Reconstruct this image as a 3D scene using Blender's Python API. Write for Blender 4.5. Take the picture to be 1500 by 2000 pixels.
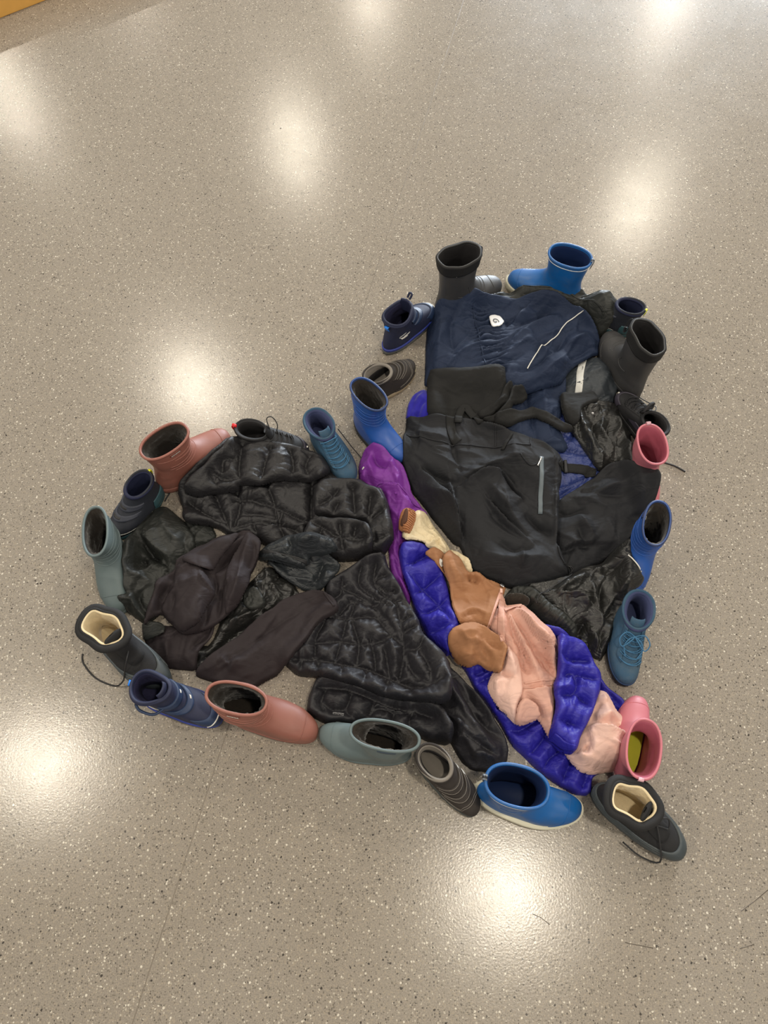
import bpy, math, random
import numpy as np
from mathutils import Vector

for o in list(bpy.data.objects):
    bpy.data.objects.remove(o, do_unlink=True)
SC = bpy.context.scene
COL = SC.collection
random.seed(4)

# ------------------------------------------------------------------ camera
CAM_H = 1.55
FPX = 1502.0
TILT = math.atan(750.0 / FPX)
cam_d = bpy.data.cameras.new('camera')
cam = bpy.data.objects.new('camera', cam_d)
COL.objects.link(cam)
cam.location = (0, 0, CAM_H)
cam.rotation_euler = (TILT, 0, 0)
cam_d.sensor_fit = 'VERTICAL'
cam_d.sensor_height = 24.0
cam_d.lens = 24.0 * FPX / 2000.0
cam_d.clip_start = 0.02
SC.camera = cam

# ------------------------------------------------------------------ world + lamps
SC.view_settings.view_transform = 'Standard'
SC.view_settings.look = 'None'
SC.view_settings.gamma = 1.0
SC.view_settings.use_curve_mapping = False
SC.view_settings.exposure = 0.0
WORLD_STRENGTH = 0.32
LAMP_POWER = 25.0
WINDOW_POWER = 1300.0
w = bpy.data.worlds.new('world')
SC.world = w
w.use_nodes = True
wn = w.node_tree.nodes
wn['Background'].inputs[0].default_value = (0.80, 0.79, 0.78, 1)
wn['Background'].inputs[1].default_value = WORLD_STRENGTH

CEIL = 2.7
KL = (CAM_H + CEIL) / CAM_H
spots = []
seen = {(0, 0): (-0.66, 0.23), (1, 0): (-0.46, 1.11), (2, 0): (-0.26, 1.97), (3, 0): (-0.05, 2.78),
        (0, 1): (0.22, 0.01), (2, 1): (0.70, 1.71), (3, 1): (0.97, 2.72)}
for i in range(-1, 5):
    for j in range(-1, 3):
        p = seen.get((i, j), (-0.66 + 0.2 * i + 0.9 * j, 0.23 + 0.87 * i - 0.24 * j))
        spots.append((p[0] * KL, p[1] * KL))
lamp_d = bpy.data.lights.new('ceiling_lamp', 'AREA')
lamp_d.shape = 'DISK'
lamp_d.size = 0.17
lamp_d.energy = LAMP_POWER
lamp_d.color = (1.0, 0.90, 0.74)
for (x, y) in spots:
    l = bpy.data.objects.new('ceiling_lamp', lamp_d)
    COL.objects.link(l)
    l.location = (x, y, CEIL)
win_d = bpy.data.lights.new('window_light', 'AREA')
win_d.shape = 'RECTANGLE'
win_d.size = 4.0
win_d.size_y = 1.8
win_d.energy = WINDOW_POWER
win_d.color = (0.82, 0.91, 1.0)
wl = bpy.data.objects.new('window_light', win_d)
COL.objects.link(wl)
wl.location = (3.4, 10.5, 1.6)
wl.rotation_euler = (Vector((3.4, 10.5, 1.6)) - Vector((0.3, 0.8, 0.0))).to_track_quat('Z', 'Y').to_euler()


# ------------------------------------------------------------------ pixel -> point
def P(px, py, z=0.0):
    x = (px - 750.0) / FPX
    y = -(py - 1000.0) / FPX
    c, s = math.cos(TILT), math.sin(TILT)
    dy = s + y * c
    dz = -c + y * s
    k = (CAM_H - z) / -dz
    return x * k, dy * k


CROPS = {'c1': (700, 440, 4.1667), 'c2': (980, 440, 4.1667), 'c3': (780, 760, 2.8846), 'c4': (1040, 900, 4.4433),
         'c5': (140, 780, 3.5714), 'c6': (340, 780, 3.125), 'd1': (140, 1160, 3.0), 'd2': (540, 1060, 3.125),
         'd3': (680, 850, 4.1676), 'd4': (860, 1060, 3.409), 'd5': (580, 1380, 3.75), 'd6': (920, 1320, 3.75),
         'd8': (220, 1000, 3.125), 'px': (0, 0, 1.0)}


def C(k, s):
    ox, oy, f = CROPS[k]
    out = []
    for t in s.split():
        a, b = t.split(',')
        out.append((ox + float(a) / f, oy + float(b) / f))
    return out


# ------------------------------------------------------------------ materials
MATS = {}


def nt_new(name):
    m = bpy.data.materials.new(name)
    m.use_nodes = True
    return m, m.node_tree.nodes, m.node_tree.links, m.node_tree.nodes['Principled BSDF']


def mat(name, col, rough=0.6, var=0.12, scale=60.0, bump=0.15, bscale=900.0, sheen=0.0, spec=0.5, metal=0.0,
        dirt=None, dirt_amt=0.0, coat=0.0, crease=0.0, csize=26.0, stretch=(1, 1.8, 1), crot=0.6):
    if name in MATS:
        return MATS[name]
    m, N, L, B = nt_new(name)
    tc = N.new('ShaderNodeTexCoord')
    n1 = N.new('ShaderNodeTexNoise')
    n1.inputs['Scale'].default_value = scale
    n1.inputs['Detail'].default_value = 5
    L.new(tc.outputs['Object'], n1.inputs['Vector'])
    mx = N.new('ShaderNodeMix')
    mx.data_type = 'RGBA'
    a = [max(0, c * (1 - var)) for c in col] + [1]
    b = [min(1, c * (1 + var)) for c in col] + [1]
    mx.inputs[6].default_value = a
    mx.inputs[7].default_value = b
    L.new(n1.outputs['Fac'], mx.inputs[0])
    last = mx.outputs[2]
    if dirt:
        n2 = N.new('ShaderNodeTexNoise')
        n2.inputs['Scale'].default_value = 22
        n2.inputs['Detail'].default_value = 8
        n2.inputs['Roughness'].default_value = 0.7
        L.new(tc.outputs['Object'], n2.inputs['Vector'])
        rp = N.new('ShaderNodeMapRange')
        rp.inputs['From Min'].default_value = 0.45
        rp.inputs['From Max'].default_value = 0.75
        rp.inputs['To Max'].default_value = dirt_amt
        L.new(n2.outputs['Fac'], rp.inputs['Value'])
        m2 = N.new('ShaderNodeMix')
        m2.data_type = 'RGBA'
        m2.inputs[7].default_value = list(dirt) + [1]
        L.new(last, m2.inputs[6])
        L.new(rp.outputs['Result'], m2.inputs[0])
        last = m2.outputs[2]
    L.new(last, B.inputs['Base Color'])
    B.inputs['Roughness'].default_value = rough
    B.inputs['Metallic'].default_value = metal
    B.inputs['Specular IOR Level'].default_value = spec
    if coat:
        B.inputs['Coat Weight'].default_value = coat
        B.inputs['Coat Roughness'].default_value = 0.25
    if sheen:
        B.inputs['Sheen Weight'].default_value = sheen
        B.inputs['Sheen Roughness'].default_value = 0.4
    if bump:
        n3 = N.new('ShaderNodeTexNoise')
        n3.inputs['Scale'].default_value = bscale
        n3.inputs['Detail'].default_value = 3
        L.new(tc.outputs['Object'], n3.inputs['Vector'])
        bp = N.new('ShaderNodeBump')
        bp.inputs['Strength'].default_value = bump
        bp.inputs['Distance'].default_value = 0.001
        L.new(n3.outputs['Fac'], bp.inputs['Height'])
        L.new(bp.outputs['Normal'], B.inputs['Normal'])
        if crease:
            last_b = bp
            for k, (f_, st_) in enumerate(((1.0, 1.0), (2.7, 0.22))):
                mp_ = N.new('ShaderNodeMapping')
                mp_.inputs['Rotation'].default_value = (0, 0, crot + k * 1.1)
                mp_.inputs['Scale'].default_value = stretch
                L.new(tc.outputs['Object'], mp_.inputs['Vector'])
                n4 = N.new('ShaderNodeTexNoise')
                n4.inputs['Scale'].default_value = csize * f_
                n4.inputs['Detail'].default_value = 2.5
                n4.inputs['Roughness'].default_value = 0.5
                n4.inputs['Distortion'].default_value = 0.9
                L.new(mp_.outputs['Vector'], n4.inputs['Vector'])
                ab = N.new('ShaderNodeMath'); ab.operation = 'SUBTRACT'; ab.inputs[1].default_value = 0.5
                L.new(n4.outputs['Fac'], ab.inputs[0])
                a2 = N.new('ShaderNodeMath'); a2.operation = 'ABSOLUTE'
                L.new(ab.outputs[0], a2.inputs[0])
                a3 = N.new('ShaderNodeMath'); a3.operation = 'POWER'; a3.inputs[1].default_value = 0.75
                L.new(a2.outputs[0], a3.inputs[0])
                b2 = N.new('ShaderNodeBump')
                b2.inputs['Strength'].default_value = crease * st_
                b2.inputs['Distance'].default_value = 0.022 / f_
                L.new(a3.outputs[0], b2.inputs['Height'])
                L.new(last_b.outputs['Normal'], b2.inputs['Normal'])
                last_b = b2
            L.new(last_b.outputs['Normal'], B.inputs['Normal'])
    MATS[name] = m
    return m


def srgb(r, g, b):
    f = lambda c: (c / 255 / 12.92) if c / 255 <= 0.04045 else ((c / 255 + 0.055) / 1.055) ** 2.4
    return (f(r), f(g), f(b))


# floor: speckled grey vinyl, slightly glossy
def floor_material():
    m, N, L, B = nt_new('speckled_vinyl')
    tc = N.new('ShaderNodeTexCoord')

    def vor(scale, seed):
        mp = N.new('ShaderNodeMapping')
        mp.inputs['Location'].default_value = (seed, seed * 1.7, 0)
        L.new(tc.outputs['Object'], mp.inputs['Vector'])
        nz = N.new('ShaderNodeTexNoise')
        nz.inputs['Scale'].default_value = scale * 1.6
        L.new(mp.outputs['Vector'], nz.inputs['Vector'])
        ad = N.new('ShaderNodeVectorMath')
        ad.operation = 'MULTIPLY_ADD'
        ad.inputs[1].default_value = (0.5 / scale,) * 3
        L.new(nz.outputs['Color'], ad.inputs[0])
        L.new(mp.outputs['Vector'], ad.inputs[2])
        v = N.new('ShaderNodeTexVoronoi')
        v.voronoi_dimensions = '2D'
        v.inputs['Scale'].default_value = scale
        L.new(ad.outputs[0], v.inputs['Vector'])
        return v

    def chip(scale, seed, lo, hi, size):
        v = vor(scale, seed)
        sep = N.new('ShaderNodeSeparateColor')
        L.new(v.outputs['Color'], sep.inputs[0])
        # radius varies with the cell's random value
        r = N.new('ShaderNodeMath'); r.operation = 'MULTIPLY'
        L.new(sep.outputs[1], r.inputs[0]); r.inputs[1].default_value = size
        lt = N.new('ShaderNodeMath'); lt.operation = 'LESS_THAN'
        L.new(v.outputs['Distance'], lt.inputs[0]); L.new(r.outputs[0], lt.inputs[1])
        g1 = N.new('ShaderNodeMath'); g1.operation = 'GREATER_THAN'
        L.new(sep.outputs[0], g1.inputs[0]); g1.inputs[1].default_value = lo
        g2 = N.new('ShaderNodeMath'); g2.operation = 'LESS_THAN'
        L.new(sep.outputs[0], g2.inputs[0]); g2.inputs[1].default_value = hi
        a = N.new('ShaderNodeMath'); a.operation = 'MULTIPLY'
        L.new(lt.outputs[0], a.inputs[0]); L.new(g1.outputs[0], a.inputs[1])
        b = N.new('ShaderNodeMath'); b.operation = 'MULTIPLY'
        L.new(a.outputs[0], b.inputs[0]); L.new(g2.outputs[0], b.inputs[1])
        return b.outputs[0]

    base = N.new('ShaderNodeMix'); base.data_type = 'RGBA'
    n0 = N.new('ShaderNodeTexNoise'); n0.inputs['Scale'].default_value = 1.4; n0.inputs['Detail'].default_value = 6
    L.new(tc.outputs['Object'], n0.inputs['Vector'])
    base.inputs[6].default_value = (*FLOOR_A, 1)
    base.inputs[7].default_value = (*FLOOR_B, 1)
    L.new(n0.outputs['Fac'], base.inputs[0])
    last = base.outputs[2]
    # fine mottling of the grain
    n1 = N.new('ShaderNodeTexNoise'); n1.inputs['Scale'].default_value = 420; n1.inputs['Detail'].default_value = 2
    L.new(tc.outputs['Object'], n1.inputs['Vector'])
    mr = N.new('ShaderNodeMapRange'); mr.inputs['From Min'].default_value = 0.3; mr.inputs['From Max'].default_value = 0.7
    mr.inputs['To Min'].default_value = 0.80; mr.inputs['To Max'].default_value = 1.20
    L.new(n1.outputs['Fac'], mr.inputs['Value'])
    mu = N.new('ShaderNodeVectorMath'); mu.operation = 'SCALE'
    L.new(last, mu.inputs[0]); L.new(mr.outputs['Result'], mu.inputs['Scale'])
    last = mu.outputs[0]
    for (sc, seed, lo, hi, size, colr) in [
            (300, 3.1, 0.55, 1.0, 0.55, srgb(152, 142, 127)), (280, 7.7, 0.0, 0.25, 0.50, srgb(112, 105, 95)),
            (260, 1.3, 0.86, 1.0, 0.50, srgb(178, 170, 156)), (215, 5.9, 0.945, 1.0, 0.46, srgb(204, 197, 183)),
            (240, 9.2, 0.89, 1.0, 0.42, srgb(92, 86, 79)), (160, 2.2, 0.965, 1.0, 0.36, srgb(66, 61, 56))]:
        f = chip(sc, seed, lo, hi, size)
        mx = N.new('ShaderNodeMix'); mx.data_type = 'RGBA'
        L.new(f, mx.inputs[0]); L.new(last, mx.inputs[6]); mx.inputs[7].default_value = (*colr, 1)
        last = mx.outputs[2]
    L.new(last, B.inputs['Base Color'])
    # worn gloss: roughness varies, with fine relief that breaks up the lamps' reflections
    n2 = N.new('ShaderNodeTexNoise'); n2.inputs['Scale'].default_value = 9; n2.inputs['Detail'].default_value = 8
    n2.inputs['Roughness'].default_value = 0.7
    L.new(tc.outputs['Object'], n2.inputs['Vector'])
    r2 = N.new('ShaderNodeMapRange'); r2.inputs['To Min'].default_value = FLOOR_R[0]; r2.inputs['To Max'].default_value = FLOOR_R[1]
    L.new(n2.outputs['Fac'], r2.inputs['Value'])
    L.new(r2.outputs['Result'], B.inputs['Roughness'])
    B.inputs['Specular IOR Level'].default_value = 0.5
    n4 = N.new('ShaderNodeTexNoise'); n4.inputs['Scale'].default_value = 260; n4.inputs['Detail'].default_value = 3
    L.new(tc.outputs['Object'], n4.inputs['Vector'])
    bp = N.new('ShaderNodeBump'); bp.inputs['Strength'].default_value = 0.17; bp.inputs['Distance'].default_value = 0.001
    L.new(n4.outputs['Fac'], bp.inputs['Height'])
    L.new(bp.outputs['Normal'], B.inputs['Normal'])
    return m


FLOOR_A = srgb(134, 126, 115)
FLOOR_B = srgb(146, 138, 127)
FLOOR_R = (0.17, 0.27)


# ------------------------------------------------------------------ object helpers
def mesh_obj(name, verts, faces, m, parent=None, smooth=True):
    me = bpy.data.meshes.new(name)
    me.from_pydata([tuple(map(float, v)) for v in verts], [], [tuple(map(int, f)) for f in faces])
    me.update()
    if smooth:
        me.polygons.foreach_set('use_smooth', [True] * len(me.polygons))
    if m:
        me.materials.append(m)
    o = bpy.data.objects.new(name, me)
    COL.objects.link(o)
    if parent:
        o.parent = parent
    return o


def empty(name, loc, label, cat, group=None, rz=0.0):
    o = bpy.data.objects.new(name, None)
    COL.objects.link(o)
    o.location = loc
    o.rotation_euler = (0, 0, rz)
    o['label'] = label
    o['category'] = cat
    if group:
        o['group'] = group
    return o


def tube_data(pts, r, n=8, closed=False, flat=1.0):
    pts = [Vector(p) for p in pts]
    V, F = [], []
    m = len(pts)
    for i, p in enumerate(pts):
        if closed:
            t = (pts[(i + 1) % m] - pts[i - 1])
        else:
            t = pts[min(i + 1, m - 1)] - pts[max(i - 1, 0)]
        if t.length < 1e-9:
            t = Vector((1, 0, 0))
        t.normalize()
        up = Vector((0, 0, 1)) if abs(t.z) < 0.95 else Vector((1, 0, 0))
        a = t.cross(up).normalized()
        b = a.cross(t).normalized()
        rr = r[i] if isinstance(r, (list, tuple)) else r
        for k in range(n):
            w_ = 2 * math.pi * k / n
            V.append(p + a * (math.cos(w_) * rr) + b * (math.sin(w_) * rr * flat))
    cnt = m if closed else m - 1
    for i in range(cnt):
        j = (i + 1) % m
        for k in range(n):
            l = (k + 1) % n
            F.append((i * n + k, j * n + k, j * n + l, i * n + l))
    if not closed:
        F.append(tuple(range(n))[::-1])
        F.append(tuple((m - 1) * n + k for k in range(n)))
    return V, F


def spline(pts, step=None, n=8, closed=False):
    """Catmull-Rom through the points"""
    a = [np.array(p, float) for p in pts]
    out = []
    m = len(a)
    rng = range(m) if closed else range(m - 1)
    for i in rng:
        p0 = a[i - 1] if (closed or i > 0) else a[0]
        p1 = a[i]
        p2 = a[(i + 1) % m]
        p3 = a[(i + 2) % m] if closed else a[min(i + 2, m - 1)]
        for k in range(n):
            t = k / n
            out.append(0.5 * ((2 * p1) + (-p0 + p2) * t + (2 * p0 - 5 * p1 + 4 * p2 - p3) * t * t + (-p0 + 3 * p1 - 3 * p2 + p3) * t ** 3))
    if not closed:
        out.append(a[-1])
    return out


def tube(name, pts, r, m, parent, n=8, closed=False, flat=1.0, smooth_n=4):
    if smooth_n:
        pts = spline(pts, n=smooth_n, closed=closed)
    V, F = tube_data([tuple(p) for p in pts], r, n, closed, flat)
    return mesh_obj(name, V, F, m, parent)


# ------------------------------------------------------------------ height-map cloth
G = 0.0026
GX0, GY0 = -0.80, -0.05
NXG, NYG = 620, 660
HM = np.zeros((NYG, NXG))
HMS = np.zeros((NYG, NXG))     # smoothed pile, used to land pixels on it
FEET = np.zeros((NYG, NXG))    # toes that cloth lies over


def blur(a, r, k=1):
    for _ in range(k):
        pad = np.pad(a, r, mode='edge')
        cs = np.cumsum(np.pad(pad, ((1, 0), (0, 0))), axis=0)
        a2 = (cs[2 * r + 1:] - cs[:-2 * r - 1]) / (2 * r + 1)
        cs = np.cumsum(np.pad(a2, ((0, 0), (1, 0))), axis=1)
        a = (cs[:, 2 * r + 1:] - cs[:, :-2 * r - 1]) / (2 * r + 1)
    return a


def dilate(a, r):
    b = a.copy()
    for dx in range(-r, r + 1):
        b = np.maximum(b, np.roll(a, dx, 1))
    c = b.copy()
    for dy in range(-r, r + 1):
        c = np.maximum(c, np.roll(b, dy, 0))
    return c


def HM_():
    return HM


def hm_at(x, y, HM=None):
    HM = HM_() if HM is None else HM
    fx = (x - GX0) / G
    fy = (y - GY0) / G
    i = int(min(max(fx, 0), NXG - 2))
    j = int(min(max(fy, 0), NYG - 2))
    tx, ty = min(max(fx - i, 0), 1), min(max(fy - j, 0), 1)
    return float((HM[j, i] * (1 - tx) + HM[j, i + 1] * tx) * (1 - ty) + (HM[j + 1, i] * (1 - tx) + HM[j + 1, i + 1] * tx) * ty)


def PW(px, py, lift=0.0):
    """pixel to the point where its ray meets the pile so far"""
    z = 0.0
    for _ in range(6):
        x, y = P(px, py, z)
        z = 0.4 * z + 0.6 * (hm_at(x, y, HMS) + lift)
    x, y = P(px, py, z)
    return x, y


def seg_dist(X, Y, pts, closed=False):
    """distance, arc length along, side, total length"""
    best = np.full(X.shape, 1e9)
    S_ = np.zeros(X.shape)
    side = np.ones(X.shape)
    acc = 0.0
    n = len(pts)
    for i in range(n if closed else n - 1):
        ax, ay = pts[i]
        bx, by = pts[(i + 1) % n]
        vx, vy = bx - ax, by - ay
        L2 = vx * vx + vy * vy
        if L2 < 1e-12:
            continue
        t = np.clip(((X - ax) * vx + (Y - ay) * vy) / L2, 0, 1)
        dx, dy = X - ax - t * vx, Y - ay - t * vy
        d = dx * dx + dy * dy
        k = d < best
        best[k] = d[k]
        ln = math.sqrt(L2)
        S_[k] = acc + t[k] * ln
        cr = vx * (Y - ay) - vy * (X - ax)
        side[k] = np.sign(cr[k])
        acc += ln
    return np.sqrt(best), S_, side, acc


def inside(X, Y, pts):
    c = np.zeros(X.shape, bool)
    n = len(pts)
    j = n - 1
    for i in range(n):
        xi, yi = pts[i]
        xj, yj = pts[j]
        if abs(yj - yi) > 1e-12:
            cond = ((yi > Y) != (yj > Y)) & (X < (xj - xi) * (Y - yi) / (yj - yi) + xi)
            c ^= cond
        j = i
    return c


_lat = {}


def vnoise(X, Y, seed):
    if seed not in _lat:
        _lat[seed] = np.random.RandomState(seed).rand(128, 128)
    L = _lat[seed]
    xi = np.floor(X).astype(int)
    yi = np.floor(Y).astype(int)
    fx = X - xi
    fy = Y - yi
    fx = fx ** 3 * (fx * (fx * 6 - 15) + 10)
    fy = fy ** 3 * (fy * (fy * 6 - 15) + 10)
    a = L[yi % 128, xi % 128]
    b = L[yi % 128, (xi + 1) % 128]
    c = L[(yi + 1) % 128, xi % 128]
    d = L[(yi + 1) % 128, (xi + 1) % 128]
    return (a * (1 - fx) + b * fx) * (1 - fy) + (c * (1 - fx) + d * fx) * fy


def folds_noise(X, Y, size, ang, stretch, seed, ridged=True):
    """soft drape folds running along `ang` (degrees), `size` apart in metres"""
    ca, sa = math.cos(math.radians(ang)), math.sin(math.radians(ang))
    u = (X * ca + Y * sa) / (size * stretch)
    v = (-X * sa + Y * ca) / size
    wx = vnoise(X / size / 1.8 + 11, Y / size / 1.8, seed + 50) - 0.5
    wy = vnoise(X / size / 1.8, Y / size / 1.8 + 7, seed + 51) - 0.5
    u = u + wx * 1.1
    v = v + wy * 1.5
    h = 0
    amp = 1.0
    tot = 0
    for k in range(4):
        n = vnoise(u + 3.3 * k, v + 1.7 * k, seed + k)
        if ridged:
            n = 1 - np.abs(2 * n - 1)
            n = n ** 1.3
        h = h + amp * n
        tot += amp
        amp *= 0.45
        u, v = u * 1.9, v * 2.0
    return h / tot - 0.55


SEED = [100]


def one_fold(X, Y, mask, kind, amp, wd, line):
    """height change of one crease: r ridge, v valley, s overlap (higher left of the line)"""
    out = np.zeros(X.shape)
    wd /= 1000.0
    amp /= 1000.0
    lx = [p[0] for p in line]
    ly = [p[1] for p in line]
    m_ = wd * 3.5 + .004
    i0 = int(max((min(lx) - m_ - X[0, 0]) / G, 0)); i1 = int(min((max(lx) + m_ - X[0, 0]) / G + 2, X.shape[1]))
    j0 = int(max((min(ly) - m_ - Y[0, 0]) / G, 0)); j1 = int(min((max(ly) + m_ - Y[0, 0]) / G + 2, X.shape[0]))
    if i1 <= i0 or j1 <= j0:
        return out
    x, y = X[j0:j1, i0:i1], Y[j0:j1, i0:i1]
    dd, ss, side, tot = seg_dist(x, y, [tuple(p) for p in line])
    dd = np.abs(dd + (vnoise(x / .02, y / .02, 5) - .5) * .005)
    tp = np.clip(np.sin(np.pi * np.clip(ss / max(tot, 1e-6), 0.02, 0.98)), 0, 1) ** 0.6
    if kind == 'r':
        h = 1.25 * amp * tp * np.exp(-(dd / wd) ** 1.15)
    elif kind == 'v':
        h = -1.3 * amp * tp * np.exp(-(dd / wd))
    else:
        sm = np.clip(0.5 + side * dd / 0.004, 0, 1)
        h = 1.4 * amp * tp * (sm * np.exp(-(np.maximum(dd - 0.003, 0) / wd) ** 1.2) - 0.35 * (1 - sm) * np.exp(-dd / (wd * .5)))
    out[j0:j1, i0:i1] = h * mask[j0:j1, i0:i1] * np.clip((3.5 * wd + .004 - dd) / (wd + .001), 0, 1)
    return out


def cloth(name, parent, m, outline, T=0.02, ew=0.015, crumple=(4, 40, 0, 2.5), folds=(), seams=None, seam_w=0.014,
          seam_d=None, pucker=1.0, smooth_outline=1, spread=3, fine=0.5, und_blur=4, gather=None,
          grow=0.002, auto=None, wr=0.0009):
    """one piece of draped cloth, lying on whatever is already in the height map"""
    global HM, HMS
    rs = np.random.RandomState(SEED[0] + 3)
    if T > 0.012:
        ew = ew * 0.62
    SEED[0] += 7
    seed = SEED[0]
    poly = [PW(px, py, T * 0.35) for px, py in outline]
    for _ in range(smooth_outline):
        q = []
        for i in range(len(poly)):
            a, b = poly[i], poly[(i + 1) % len(poly)]
            q.append((a[0] * .84 + b[0] * .16, a[1] * .84 + b[1] * .16))
            q.append((a[0] * .16 + b[0] * .84, a[1] * .16 + b[1] * .84))
        poly = q
    xs = [p[0] for p in poly]
    ys = [p[1] for p in poly]
    i0 = max(int((min(xs) - GX0) / G) - 3, 0)
    i1 = min(int((max(xs) - GX0) / G) + 4, NXG - 1)
    j0 = max(int((min(ys) - GY0) / G) - 3, 0)
    j1 = min(int((max(ys) - GY0) / G) + 4, NYG - 1)
    X, Y = np.meshgrid(GX0 + G * np.arange(i0, i1 + 1), GY0 + G * np.arange(j0, j1 + 1))
    d, arc, _, _ = seg_dist(X, Y, poly, True)
    # uneven hem
    ins = inside(X, Y, poly)
    sd = np.where(ins, d, -d)
    sd = sd + grow + (vnoise(X / 0.03, Y / 0.03, seed + 9) - 0.5) * 0.004
    sub = np.maximum(HM, FEET)[max(j0 - 20, 0):j1 + 21, max(i0 - 20, 0):i1 + 21]
    U = blur(dilate(sub, spread), und_blur, 2)
    U = np.maximum(U, sub)
    oj, oi = j0 - max(j0 - 20, 0), i0 - max(i0 - 20, 0)
    U = U[oj:oj + X.shape[0], oi:oi + X.shape[1]]
    e = np.clip(sd / ew, 0, 1)
    prof = np.sqrt(np.clip(1 - (1 - e) ** 2, 0, 1))
    if not seams and T > 0.012:      # folded cloth: a crisp low edge, then a slow rise
        e2 = np.clip(sd / (ew * 3.2), 0, 1)
        e1 = np.clip(sd / 0.005, 0, 1)
        prof = 0.30 * np.sqrt(np.clip(1 - (1 - e1) ** 2, 0, 1)) + 0.70 * np.sin(np.pi / 2 * e2) ** 1.2
    t = T * prof
    mask = np.clip(sd / max(ew, 0.008), 0, 1)
    if crumple and crumple[0]:
        amp, size, ang, st = crumple
        size /= 1000.0
        n = folds_noise(X, Y, size, ang, st, seed)
        n3 = folds_noise(X + .3, Y, size * .7, ang + 25, st, seed + 11)
        t = t + mask * amp / 1000.0 * (n * 1.6 - n3 * 0.7)
        # a broad swell so the piece does not read as flat
        t = t + mask * amp / 1000.0 * 0.9 * (vnoise(X / size / 2.2, Y / size / 2.2, seed + 31) - 0.5)
        # fine wrinkles of thin cloth, gathered in patches
        patch = np.clip(vnoise(X / .05, Y / .05, seed + 40) * 2.2 - .6, 0.1, 1)
        wv = folds_noise(X, Y, 0.013, ang + 15, 2.2, seed + 60) + .7 * folds_noise(X, Y, 0.009, ang - 50, 1.8, seed + 70)
        t = t + mask * wv * wr * 2.2 * patch
        # sharp creases of handled cloth
        area = float((sd > 0).sum()) * G * G
        dens = auto if auto is not None else amp * 90.0
        for _ in range(int(min(area * dens, 40))):
            k = rs.randint(0, len(xs) * 4)
            jj, ii = np.where(sd > 0.006)
            if not len(jj):
                break
            q = rs.randint(len(jj))
            cx, cy = X[jj[q], ii[q]], Y[jj[q], ii[q]]
            L_ = rs.uniform(.02, .085)
            a_ = math.radians(ang + rs.normal() * 32)
            cv = rs.normal() * .25
            pts = [(cx + math.cos(a_ + cv * u_) * L_ * u_, cy + math.sin(a_ + cv * u_) * L_ * u_) for u_ in (-1, -.5, 0, .5, 1)]
            t += one_fold(X, Y, mask, rs.choice(['s', 'v', 'r', 's']), rs.uniform(.4, .95) * amp, rs.uniform(4, 13), spline(pts, n=4))
    if seams:
        sdm = np.full(X.shape, 1e9)
        pk = np.zeros(X.shape)
        for k, ln in enumerate(seams):
            w_ = spline([PW(a, b, T) for a, b in ln], n=5)
            dd, ss, _, _ = seg_dist(X, Y, [tuple(p) for p in w_])
            nearer = dd < sdm
            sdm = np.minimum(sdm, dd)
            rp = (vnoise(ss / 0.007 + 13 * k, dd / 0.03 + k, seed + 3) - 0.5) + 0.6 * (vnoise(ss / 0.0035 + 3 * k, dd / 0.02, seed + 4) - 0.5)
            pk = np.where(nearer, rp * np.exp(-dd / 0.019) * np.clip(dd / 0.003, 0, 1), pk)
        q = np.clip(sdm / seam_w, 0, 1)
        pf = np.sin(np.pi / 2 * q) ** 0.85
        dep = seam_d if seam_d else T * 0.6
        t = t - mask * (dep * (1 - pf) + 0.0040 * np.exp(-sdm / 0.0030)) + mask * pk * 0.0066 * pucker
    for f in folds:
        kind, amp_, wd, ln = f
        t = t + one_fold(X, Y, mask, kind, amp_ * (1.7 if kind == 's' else 1.7), wd * (1.4 if kind == 's' else 1.0), spline([PW(a, b, T) for a, b in ln], n=6))
    if gather:
        ln, period, amp, wd = gather
        w_ = spline([PW(a, b, T) for a, b in ln], n=6)
        dd, ss, side, tot = seg_dist(X, Y, [tuple(p) for p in w_])
        wob = vnoise(ss / 0.02, dd / 0.03, seed + 77) * 2.0
        wave = np.abs(np.sin(np.pi * (ss / period + wob)))
        fade = np.exp(-(dd / wd) ** 2)
        t = t + mask * (wave - 0.6) * amp * fade
    top = U + np.maximum(t, 0.0016)
    # ---- mesh: grid cells inside, border vertices pulled onto the outline
    gx = np.gradient(sd, G, axis=1)
    gy = np.gradient(sd, G, axis=0)
    gl = np.sqrt(gx ** 2 + gy ** 2) + 1e-6
    gx, gy = gx / gl, gy / gl
    near = sd < 0.0009
    XX = np.where(near, X - sd * gx, X)
    YY = np.where(near, Y - sd * gy, Y)
    ZT = np.where(near, U + 0.0006, top)
    ok = sd > -0.72 * G
    cell = ok[:-1, :-1] & ok[:-1, 1:] & ok[1:, :-1] & ok[1:, 1:]
    cen = (sd[:-1, :-1] + sd[:-1, 1:] + sd[1:, :-1] + sd[1:, 1:]) / 4
    cell &= cen > -0.1 * G
    nj, ni = X.shape
    idx = np.arange(nj * ni).reshape(nj, ni)
    a, b, c_, dd_ = idx[:-1, :-1][cell], idx[:-1, 1:][cell], idx[1:, 1:][cell], idx[1:, :-1][cell]
    used = np.zeros(nj * ni, bool)
    for q in (a, b, c_, dd_):
        used[q] = True
    remap = np.cumsum(used) - 1
    nv = int(used.sum())
    top_co = np.stack([XX.ravel()[used], YY.ravel()[used], ZT.ravel()[used]], 1)
    bot_co = np.stack([XX.ravel()[used], YY.ravel()[used], U.ravel()[used] + 0.0002], 1)
    quads = np.stack([remap[a], remap[b], remap[c_], remap[dd_]], 1)
    bq = quads[:, ::-1] + nv
    # side walls along border edges
    ed = np.concatenate([quads[:, [0, 1]], quads[:, [1, 2]], quads[:, [2, 3]], quads[:, [3, 0]]])
    key = ed[:, 0].astype(np.int64) * nv + ed[:, 1]
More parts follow.
